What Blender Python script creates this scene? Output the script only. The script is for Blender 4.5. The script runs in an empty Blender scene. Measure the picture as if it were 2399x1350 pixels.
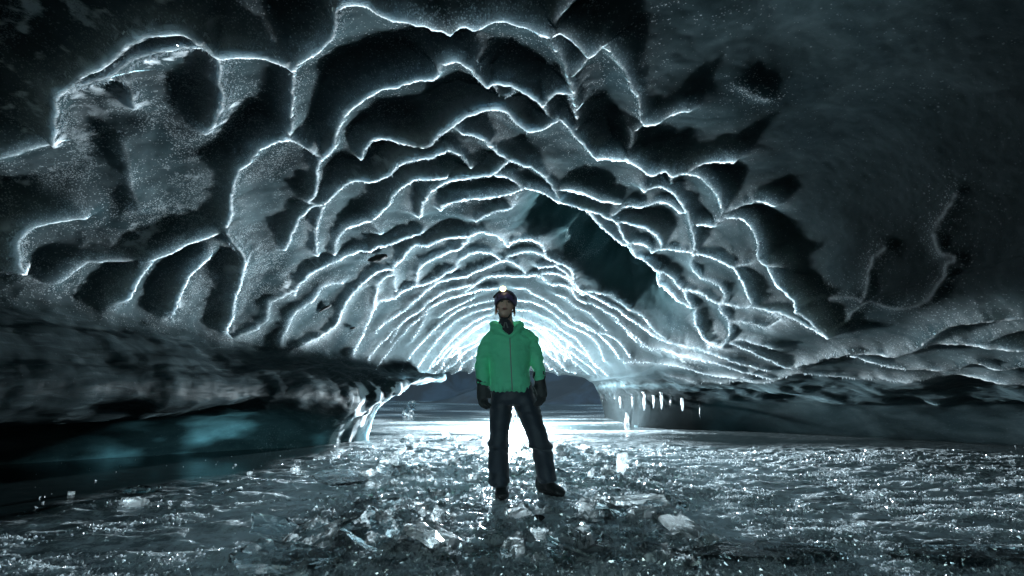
import bpy, bmesh, math, random
import numpy as np
from mathutils import Vector, Matrix, kdtree
from mathutils.bvhtree import BVHTree

random.seed(7)
rng = np.random.default_rng(11)
SC = bpy.context.scene
COL = SC.collection

# ------------------------------------------------------------------ camera
F = 1133.0          # focal length in photo pixels (photo is 2399 x 1350)
CAMZ = 0.85
PITCH = math.atan((905 - 675) / F)
CP, SP = math.cos(PITCH), math.sin(PITCH)
CAM = Vector((0, 0, CAMZ))


def ray(px, py):
    a = (px - 1199.5) / F
    b = -(py - 675.0) / F
    return Vector((a, CP - b * SP, SP + b * CP)).normalized()


def at_depth(px, py, Y):
    r = ray(px, py)
    return CAM + r * (Y / r.y)


def at_floor(px, py, z=0.0):
    r = ray(px, py)
    return CAM + r * ((z - CAMZ) / r.z)


cam_d = bpy.data.cameras.new('camera')
cam = bpy.data.objects.new('camera', cam_d)
COL.objects.link(cam)
cam.location = CAM
cam.rotation_euler = (math.pi / 2 + PITCH, 0, 0)
cam_d.sensor_width = 36
cam_d.lens = 36 * F / 2399.0
cam_d.clip_end = 500
cam_d.clip_start = 0.05
SC.camera = cam


# ------------------------------------------------------------------ helpers
def link_mesh(name, verts, faces, mat=None, parent=None, smooth=True):
    me = bpy.data.meshes.new(name)
    me.from_pydata([tuple(v) for v in verts], [], [tuple(f) for f in faces])
    me.update()
    o = bpy.data.objects.new(name, me)
    COL.objects.link(o)
    if mat:
        me.materials.append(mat)
    if smooth:
        me.polygons.foreach_set('use_smooth', [True] * len(me.polygons))
    if parent:
        o.parent = parent
    return o


def fast_mesh(name, V, Q, mat=None, smooth=True, attrs=None):
    """V (n,3) array, Q (m,k) int array of k-gons"""
    me = bpy.data.meshes.new(name)
    n, k = Q.shape
    me.vertices.add(len(V))
    me.vertices.foreach_set('co', np.ascontiguousarray(V, dtype=np.float32).ravel())
    me.loops.add(n * k)
    me.loops.foreach_set('vertex_index', np.ascontiguousarray(Q, dtype=np.int32).ravel())
    me.polygons.add(n)
    me.polygons.foreach_set('loop_start', np.arange(0, n * k, k, dtype=np.int32))
    me.polygons.foreach_set('loop_total', np.full(n, k, dtype=np.int32))
    me.update(calc_edges=True)
    me.validate()
    me.polygons.foreach_set('use_smooth', np.full(len(me.polygons), smooth))
    if attrs:
        for an, av in attrs.items():
            at = me.attributes.new(an, 'FLOAT', 'POINT')
            at.data.foreach_set('value', np.ascontiguousarray(av, dtype=np.float32))
    o = bpy.data.objects.new(name, me)
    COL.objects.link(o)
    if mat:
        me.materials.append(mat)
    return o


def structure(o):
    o['kind'] = 'structure'
    return o


def tag(o, label=None, cat=None, group=None, kind=None):
    if label: o['label'] = label
    if cat: o['category'] = cat
    if group: o['group'] = group
    if kind: o['kind'] = kind
    return o


def smoothstep(a, b, x):
    t = np.clip((x - a) / (b - a), 0, 1)
    return t * t * (3 - 2 * t)


def _hash(ix, iy, iz, seed):
    h = (ix.astype(np.int64) * 374761393 + iy.astype(np.int64) * 668265263 + iz.astype(np.int64) * 2147483647 + seed * 1274126177) & 0xffffffff
    h = ((h ^ (h >> 13)) * 1274126177) & 0xffffffff
    h = (h ^ (h >> 16)) & 0xffff
    return h / 65535.0


def vnoise(P, scale=1.0, seed=0):
    P = np.asarray(P, dtype=np.float64) * scale
    i = np.floor(P)
    f = P - i
    f = f * f * (3 - 2 * f)
    i = i.astype(np.int64)
    r = 0
    for dx in (0, 1):
        for dy in (0, 1):
            for dz in (0, 1):
                w = (f[:, 0] if dx else 1 - f[:, 0]) * (f[:, 1] if dy else 1 - f[:, 1]) * (f[:, 2] if dz else 1 - f[:, 2])
                r = r + w * _hash(i[:, 0] + dx, i[:, 1] + dy, i[:, 2] + dz, seed)
    return r * 2 - 1


def fbm(P, scale=1.0, octs=4, seed=0, gain=0.5):
    r = 0
    a = 1.0
    for o in range(octs):
        r = r + a * vnoise(P, scale * 2 ** o, seed + o * 17)
        a *= gain
    return r


# ------------------------------------------------------------------ materials
class NT:
    """tiny node-tree writer"""
    def __init__(self, name):
        self.m = bpy.data.materials.new(name)
        self.m.use_nodes = True
        self.t = self.m.node_tree
        self.t.nodes.clear()
        self.out = self.t.nodes.new('ShaderNodeOutputMaterial')

    def n(self, typ, ins=None, **props):
        nd = self.t.nodes.new(typ)
        for k, v in props.items():
            setattr(nd, k, v)
        if ins:
            for k, v in ins.items():
                self.set(nd.inputs[k], v)
        return nd

    def set(self, sock, v):
        if isinstance(v, bpy.types.NodeSocket):
            self.t.links.new(v, sock)
        elif isinstance(v, bpy.types.Node):
            self.t.links.new(v.outputs[0], sock)
        else:
            if isinstance(v, (tuple, list)) and len(v) == 3 and sock.type == 'RGBA':
                v = (*v, 1)
            sock.default_value = v

    def math(self, op, a, b=0.0, c=0.0, clamp=False):
        nd = self.t.nodes.new('ShaderNodeMath')
        nd.operation = op
        nd.use_clamp = clamp
        self.set(nd.inputs[0], a); self.set(nd.inputs[1], b); self.set(nd.inputs[2], c)
        return nd.outputs[0]

    def ramp(self, v, a, b, lo=0.0, hi=1.0):
        nd = self.t.nodes.new('ShaderNodeMapRange')
        nd.interpolation_type = 'SMOOTHSTEP'
        self.set(nd.inputs[0], v); self.set(nd.inputs[1], a); self.set(nd.inputs[2], b)
        self.set(nd.inputs[3], lo); self.set(nd.inputs[4], hi)
        return nd.outputs[0]

    def mix(self, f, a, b):
        nd = self.t.nodes.new('ShaderNodeMix')
        nd.data_type = 'RGBA'
        self.set(nd.inputs[0], f); self.set(nd.inputs[6], a); self.set(nd.inputs[7], b)
        return nd.outputs[2]

    def attr(self, name):
        return self.n('ShaderNodeAttribute', attribute_name=name).outputs['Fac']

    def pos(self, scale=(1, 1, 1)):
        tc = self.n('ShaderNodeTexCoord')
        mp = self.n('ShaderNodeMapping', {'Vector': tc.outputs['Object'], 'Scale': scale})
        return mp.outputs[0]

    def noise(self, vec, scale, detail=4, rough=0.5, dist=0.0):
        return self.n('ShaderNodeTexNoise', {'Vector': vec, 'Scale': scale, 'Detail': detail, 'Roughness': rough, 'Distortion': dist}).outputs[0]

    def voro(self, vec, scale, feature='F1', rand=1.0):
        return self.n('ShaderNodeTexVoronoi', {'Vector': vec, 'Scale': scale, 'Randomness': rand}, feature=feature)

    def bump(self, h, strength=0.5, dist=0.02, normal=None):
        d = {'Height': h, 'Strength': strength, 'Distance': dist}
        if normal is not None:
            d['Normal'] = normal
        return self.n('ShaderNodeBump', d).outputs[0]

    def finish(self, shader):
        self.t.links.new(shader.outputs[0] if isinstance(shader, bpy.types.Node) else shader, self.out.inputs['Surface'])
        return self.m


def simple(name, col, rough=0.6, metal=0.0, bump_scale=0, bump_str=0.3, bump_dist=0.003, var=0.0, **kw):
    t = NT(name)
    p = t.pos()
    base = col
    if var:
        nz = t.noise(p, 9, 5)
        base = t.mix(nz, tuple(c * (1 - var) for c in col), tuple(min(1, c * (1 + var)) for c in col))
    ins = {'Base Color': base, 'Roughness': rough, 'Metallic': metal}
    ins.update(kw)
    if bump_scale:
        ins['Normal'] = t.bump(t.noise(p, bump_scale, 4), bump_str, bump_dist)
    return t.finish(t.n('ShaderNodeBsdfPrincipled', ins))


def make_ice_wall():
    """Clear dark ice with frost where the 'frost' attribute says frost grows, grains of rime elsewhere ('rime')."""
    t = NT('cave_ice')
    p = t.pos()
    fr = t.attr('frost')
    ri = t.attr('rime')
    st = t.attr('streak')
    # granular frost: fine cells thresholded by the local amount of frost
    n_big = t.noise(p, 3.2, 5, 0.6)
    n_mid = t.noise(p, 14, 4, 0.65)
    v1 = t.voro(p, 110)
    v2 = t.voro(p, 60)
    rnd1 = t.n('ShaderNodeSeparateColor', {'Color': v1.outputs['Color']}).outputs[0]
    rnd2 = t.n('ShaderNodeSeparateColor', {'Color': v2.outputs['Color']}).outputs[0]
    amount = t.math('ADD', fr, t.math('MULTIPLY', ri, t.math('MULTIPLY', t.ramp(n_big, 0.40, 0.72), t.ramp(n_mid, 0.3, 0.7, 0.25, 1.0))))
    gr = t.math('MULTIPLY', t.ramp(t.math('SUBTRACT', amount, rnd1), -0.04, 0.06), t.ramp(v1.outputs['Distance'], 0.62, 0.25))
    gr2 = t.math('MULTIPLY', t.ramp(t.math('SUBTRACT', t.math('MULTIPLY', amount, 0.7), rnd2), -0.03, 0.05), t.ramp(v2.outputs['Distance'], 0.55, 0.2))
    grains = t.math('MAXIMUM', gr, gr2)
    fac = t.math('MAXIMUM', t.math('MULTIPLY', t.ramp(fr, 0.22, 0.85), t.ramp(t.math('ADD', n_mid, t.math('MULTIPLY', rnd1, 0.25)), 0.32, 0.66, 0.22, 1.0)), t.math('MULTIPLY', t.math('MULTIPLY', grains, 0.36), t.math('SUBTRACT', 1.0, t.math('MULTIPLY', t.attr('clear'), 0.92))), clamp=True)
    # clear ice: dark teal with cloudy veils and dirt flecks
    veil = t.noise(t.pos((1, 1, 1.6)), 1.6, 6, 0.6, 0.4)
    ice = t.mix(t.ramp(veil, 0.35, 0.75), (0.016, 0.027, 0.031), (0.040, 0.060, 0.066))
    dirt = t.math('MULTIPLY', t.ramp(t.noise(p, 30, 3, 0.7), 0.70, 0.76), t.ramp(t.noise(p, 1.3, 3), 0.5, 0.62))
    ice = t.mix(dirt, ice, (0.004, 0.004, 0.004))
    # flow streaks on the melted ledges
    sn = t.noise(t.pos((9, 1.0, 9)), 2.2, 5, 0.55, 0.6)
    ice = t.mix(t.math('MULTIPLY', st, t.ramp(sn, 0.5, 0.68)), ice, (0.06, 0.085, 0.092))
    halo = t.attr('halo'); dim_clear = t.attr('clear')
    ice = t.mix(t.math('MULTIPLY', halo, t.ramp(n_mid, 0.25, 0.75, 0.6, 1.0)), ice, (0.46, 0.50, 0.52))  # paler colour painting a glow on the flanks beside the crests
    ice = t.mix(dim_clear, ice, (0.005, 0.0062, 0.0066))  # ledge ice, plus painted dimming near the lamp and at far right
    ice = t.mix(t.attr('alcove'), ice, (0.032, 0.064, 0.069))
    col = t.mix(fac, ice, (0.50, 0.545, 0.57))
    bh = t.math('ADD', t.math('MULTIPLY', n_mid, 0.5), t.math('MULTIPLY', grains, 0.35))
    bh = t.math('ADD', bh, t.math('MULTIPLY', t.math('MULTIPLY', st, sn), 1.0))
    nrm = t.bump(bh, 0.45, 0.02)
    rough = t.math('ADD', t.math('MULTIPLY', fac, 0.25), t.math('ADD', 0.42, t.math('MULTIPLY', st, 0.16)))
    b = t.n('ShaderNodeBsdfPrincipled', {
        'Base Color': col, 'Roughness': rough, 'IOR': 1.31, 'Normal': nrm,
        'Subsurface Weight': 0.9,
        'Subsurface Radius': (0.9, 1.0, 1.05), 'Subsurface Scale': t.ramp(t.math('ADD', fr, t.math('MULTIPLY', halo, 0.4)), 0.03, 0.7, 0.60, 0.11),
        'Specular IOR Level': t.math('MULTIPLY', st, 0.025)})
    tl = t.n('ShaderNodeBsdfTranslucent', {'Color': (0.40, 0.80, 0.82), 'Normal': nrm})
    th = t.attr('thin')
    return t.finish(t.n('ShaderNodeMixShader', {0: t.math('MULTIPLY', th, t.ramp(veil, 0.2, 0.8, 0.25, 0.75)), 1: b, 2: tl}))


def make_frost():
    t = NT('frost_crystal')
    a = t.n('ShaderNodeBsdfTranslucent', {'Color': (0.62, 0.67, 0.70)})
    d = t.n('ShaderNodeBsdfDiffuse', {'Color': (0.55, 0.60, 0.63)})
    g = t.n('ShaderNodeBsdfGlossy', {'Color': (0.9, 0.95, 1.0), 'Roughness': 0.25})
    m = t.n('ShaderNodeMixShader', {0: 0.35, 1: a, 2: d})
    m2 = t.n('ShaderNodeMixShader', {0: 0.12, 1: m, 2: g})
    return t.finish(m2)


M_WALL = make_ice_wall()
M_FROST = make_frost()
# ------------------------------------------------------------------ cave shell
# cross-sections (x, z) from the left floor contact over the vault to the right floor contact
K = 14
ST = {
 -4.6: [(-8.5,-.1),(-6.0,.50),(-4.0,.66),(-3.45,.86),(-4.3,1.62),(-4.1,2.3),(-2.8,2.9),(-.6,3.0),(.9,2.6),(1.3,2.0),(1.5,1.4),(1.7,.85),(1.8,.5),(1.9,-.1)],  # right half pinched in, unseen, to keep sky light off the right wall
 -2.4: [(-8.5,-.1),(-6.0,.50),(-4.0,.66),(-3.45,.86),(-4.3,1.62),(-4.1,2.3),(-2.8,3.0),(0,3.35),(2.6,3.0),(3.7,2.2),(4.1,1.55),(6.0,.85),(7.5,.62),(9.5,-.1)],
  1.0: [(-8.0,-.1),(-5.8,.48),(-3.9,.64),(-3.35,.86),(-4.1,1.58),(-3.95,2.25),(-2.7,2.95),(0,3.25),(2.5,2.9),(3.5,2.1),(3.85,1.5),(5.8,.84),(7.2,.62),(9.2,-.1)],
  3.0: [(-7.6,-.1),(-5.6,.46),(-3.7,.63),(-3.2,.86),(-4.0,1.55),(-3.75,2.2),(-2.5,2.85),(0,3.15),(2.35,2.8),(3.2,2.0),(3.55,1.45),(5.4,.84),(7.0,.6),(9.0,-.1)],
  5.0: [(-6.6,-.1),(-5.0,.42),(-3.35,.57),(-2.95,.84),(-3.8,1.48),(-3.5,2.1),(-2.3,2.75),(0,3.08),(2.2,2.7),(3.0,1.9),(3.25,1.38),(5.0,.84),(6.8,.6),(8.6,-.1)],
  6.6: [(-4.3,-.1),(-3.7,.34),(-3.0,.5),(-2.65,.8),(-3.5,1.40),(-3.2,1.98),(-2.15,2.65),(0,2.95),(2.1,2.55),(2.8,1.8),(3.0,1.28),(4.4,.84),(6.2,.6),(7.9,-.1)],
 7.6: [(-2.55,-.1),(-2.55,.12),(-2.5,.36),(-2.3,.76),(-3.1,1.33),(-3.0,1.85),(-2.05,2.52),(0,2.82),(2.0,2.42),(2.65,1.7),(2.85,1.2),(3.9,.84),(5.6,.58),(7.2,-.1)],
 8.3: [(-2.35,-.1),(-2.33,.14),(-2.24,.45),(-1.88,.86),(-2.65,1.24),(-2.75,1.75),(-1.95,2.4),(0,2.70),(1.9,2.3),(2.55,1.62),(2.7,1.15),(3.5,.84),(5.0,.56),(6.4,-.1)],
 9.2: [(-5.0,-.1),(-4.0,.50),(-2.5,.80),(-1.62,.93),(-2.4,1.19),(-2.55,1.65),(-1.85,2.25),(0,2.55),(1.8,2.15),(2.4,1.52),(2.55,1.08),(3.1,.84),(4.2,.55),(5.2,-.1)],
 10.6: [(-6.0,-.1),(-5.2,.60),(-3.0,.94),(-1.5,1.0),(-2.2,1.12),(-2.35,1.5),(-1.75,1.98),(0,2.25),(1.65,1.9),(2.15,1.38),(2.3,1.0),(2.5,.85),(2.75,.5),(2.65,-.1)],
 12.5: [(-6.4,-.1),(-5.8,.72),(-4.0,1.0),(-2.4,1.05),(-2.2,1.13),(-1.95,1.32),(-1.4,1.55),(0,1.72),(1.4,1.48),(1.9,1.18),(2.1,.98),(2.3,.85),(2.55,.5),(2.6,-.1)],
 14.5: [(-6.6,-.1),(-6.0,.80),(-4.4,1.08),(-2.8,1.10),(-2.2,1.12),(-1.7,1.15),(-1.1,1.18),(0,1.20),(1.1,1.12),(1.7,1.04),(2.1,.98),(2.4,.85),(2.6,.5),(2.7,-.1)],
 15.1: [(-7.2,-.1),(-6.6,1.2),(-5.0,1.7),(-3.2,1.9),(-2.4,2.0),(-1.8,2.05),(-1.1,2.1),(0,2.1),(1.1,2.1),(1.8,2.0),(2.4,1.9),(2.9,1.7),(3.3,1.2),(3.4,-.1)],
 15.6: [(-9,-.1),(-8.6,2.5),(-7,4),(-5,4.6),(-3.6,4.8),(-2.4,4.9),(-1.2,5.0),(0,5.0),(1.2,5.0),(2.4,4.8),(3.6,4.6),(4.6,4.0),(5.4,2.5),(5.6,-.1)],
}
ys = np.array(sorted(ST))
TAB = np.array([ST[y] for y in ys])            # (ny, K, 2)


def pchip_slopes(x, Y):
    h = np.diff(x)
    sh = (-1,) + (1,) * (Y.ndim - 1)
    d = np.diff(Y, axis=0) / h.reshape(sh)
    m = np.zeros_like(Y)
    with np.errstate(divide='ignore', invalid='ignore'):
        w1 = (2 * h[1:] + h[:-1]).reshape(sh); w2 = (h[1:] + 2 * h[:-1]).reshape(sh)
        hm = (w1 + w2) / (w1 / d[:-1] + w2 / d[1:])
    m[1:-1] = np.where(d[:-1] * d[1:] > 0, hm, 0)
    m[0] = d[0]; m[-1] = d[-1]
    return m


def hermite(x, Y, m, q):
    i = np.clip(np.searchsorted(x, q) - 1, 0, len(x) - 2)
    h = x[i + 1] - x[i]
    t = (q - x[i]) / h
    sh = (-1,) + (1,) * (Y.ndim - 1)
    t = t.reshape(sh); h = h.reshape(sh)
    return ((2*t**3 - 3*t**2 + 1) * Y[i] + (t**3 - 2*t**2 + t) * h * m[i]
            + (-2*t**3 + 3*t**2) * Y[i+1] + (t**3 - t**2) * h * m[i+1])


# depth rows: spacing grows with distance so that detail is even
yl = [-4.6]
while yl[-1] < 15.6:
    y = yl[-1]
    if y < 0.6: d = 0.12
    else: d = min(max(0.0011 * y * y, 0.010), 0.045)
    yl.append(y + d)
YR = np.array(yl); YR[-1] = 15.6
NV = len(YR)
sec = hermite(ys, TAB, pchip_slopes(ys, TAB), YR)       # (NV, K, 2)
# across the section: Catmull-Rom through the keys
NS = 1050
# key spacing weights: more columns on the vault (keys 3..11)
kw = np.array([.5, .6, .5, .9, 1.0, 1.3, 1.7, 1.7, 1.3, .9, 1.2, .5, .5])
kc = np.concatenate([[0], np.cumsum(kw)]); kc /= kc[-1]
SQ = np.linspace(0, 1, NS)
kx = np.interp(SQ, kc, np.arange(K))                    # key coordinate of each column
tan = np.zeros_like(sec)
tan[:, 1:-1] = (sec[:, 2:] - sec[:, :-2]) * 0.5
tan[:, 0] = sec[:, 1] - sec[:, 0]; tan[:, -1] = sec[:, -1] - sec[:, -2]
ki = np.clip(np.floor(kx).astype(int), 0, K - 2)
kt = (kx - ki).reshape(1, -1, 1)
XZ = ((2*kt**3-3*kt**2+1) * sec[:, ki] + (kt**3-2*kt**2+kt) * tan[:, ki]
      + (-2*kt**3+3*kt**2) * sec[:, ki+1] + (kt**3-kt**2) * tan[:, ki+1])
G = np.zeros((NV, NS, 3))
G[:, :, 0] = XZ[:, :, 0]; G[:, :, 2] = XZ[:, :, 1]; G[:, :, 1] = YR[:, None]
KX = np.broadcast_to(kx, (NV, NS))


def normals_of(G):
    du = np.gradient(G, axis=1); dv = np.gradient(G, axis=0)
    n = np.cross(du, dv)
    return n / (np.linalg.norm(n, axis=2, keepdims=True) + 1e-12)


NRM = normals_of(G)            # points out of the cave or inwards?  fix the sign with the apex
if NRM[NV // 2, NS // 2, 2] < 0:
    NRM = -NRM                 # outward (up at the apex)

# gentle large undulation of the whole shell so it is not a machined loft
flat = G.reshape(-1, 3)
und = fbm(flat, 0.55, 3, 5).reshape(NV, NS) * 0.10
und *= smoothstep(0.4, 2.0, KX) * smoothstep(12.8, 11.5, KX)
G = G + NRM * und[:, :, None]

# base BVH (every 6th vertex) for tracing ridge crests
gi = np.unique(np.append(np.arange(0, NV, 4), NV - 1)); gj = np.unique(np.append(np.arange(0, NS, 6), NS - 1))
Gb = G[np.ix_(gi, gj)]
nb, mb = Gb.shape[:2]
idx = np.arange(nb * mb).reshape(nb, mb)
quads = np.stack([idx[:-1, :-1], idx[:-1, 1:], idx[1:, 1:], idx[1:, :-1]], -1).reshape(-1, 4)
BVH = BVHTree.FromPolygons([tuple(v) for v in Gb.reshape(-1, 3)], [tuple(q) for q in quads])


def on_shell(px, py):
    r = ray(px, py)
    hit = BVH.ray_cast(CAM, r)
    return hit[0]


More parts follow.
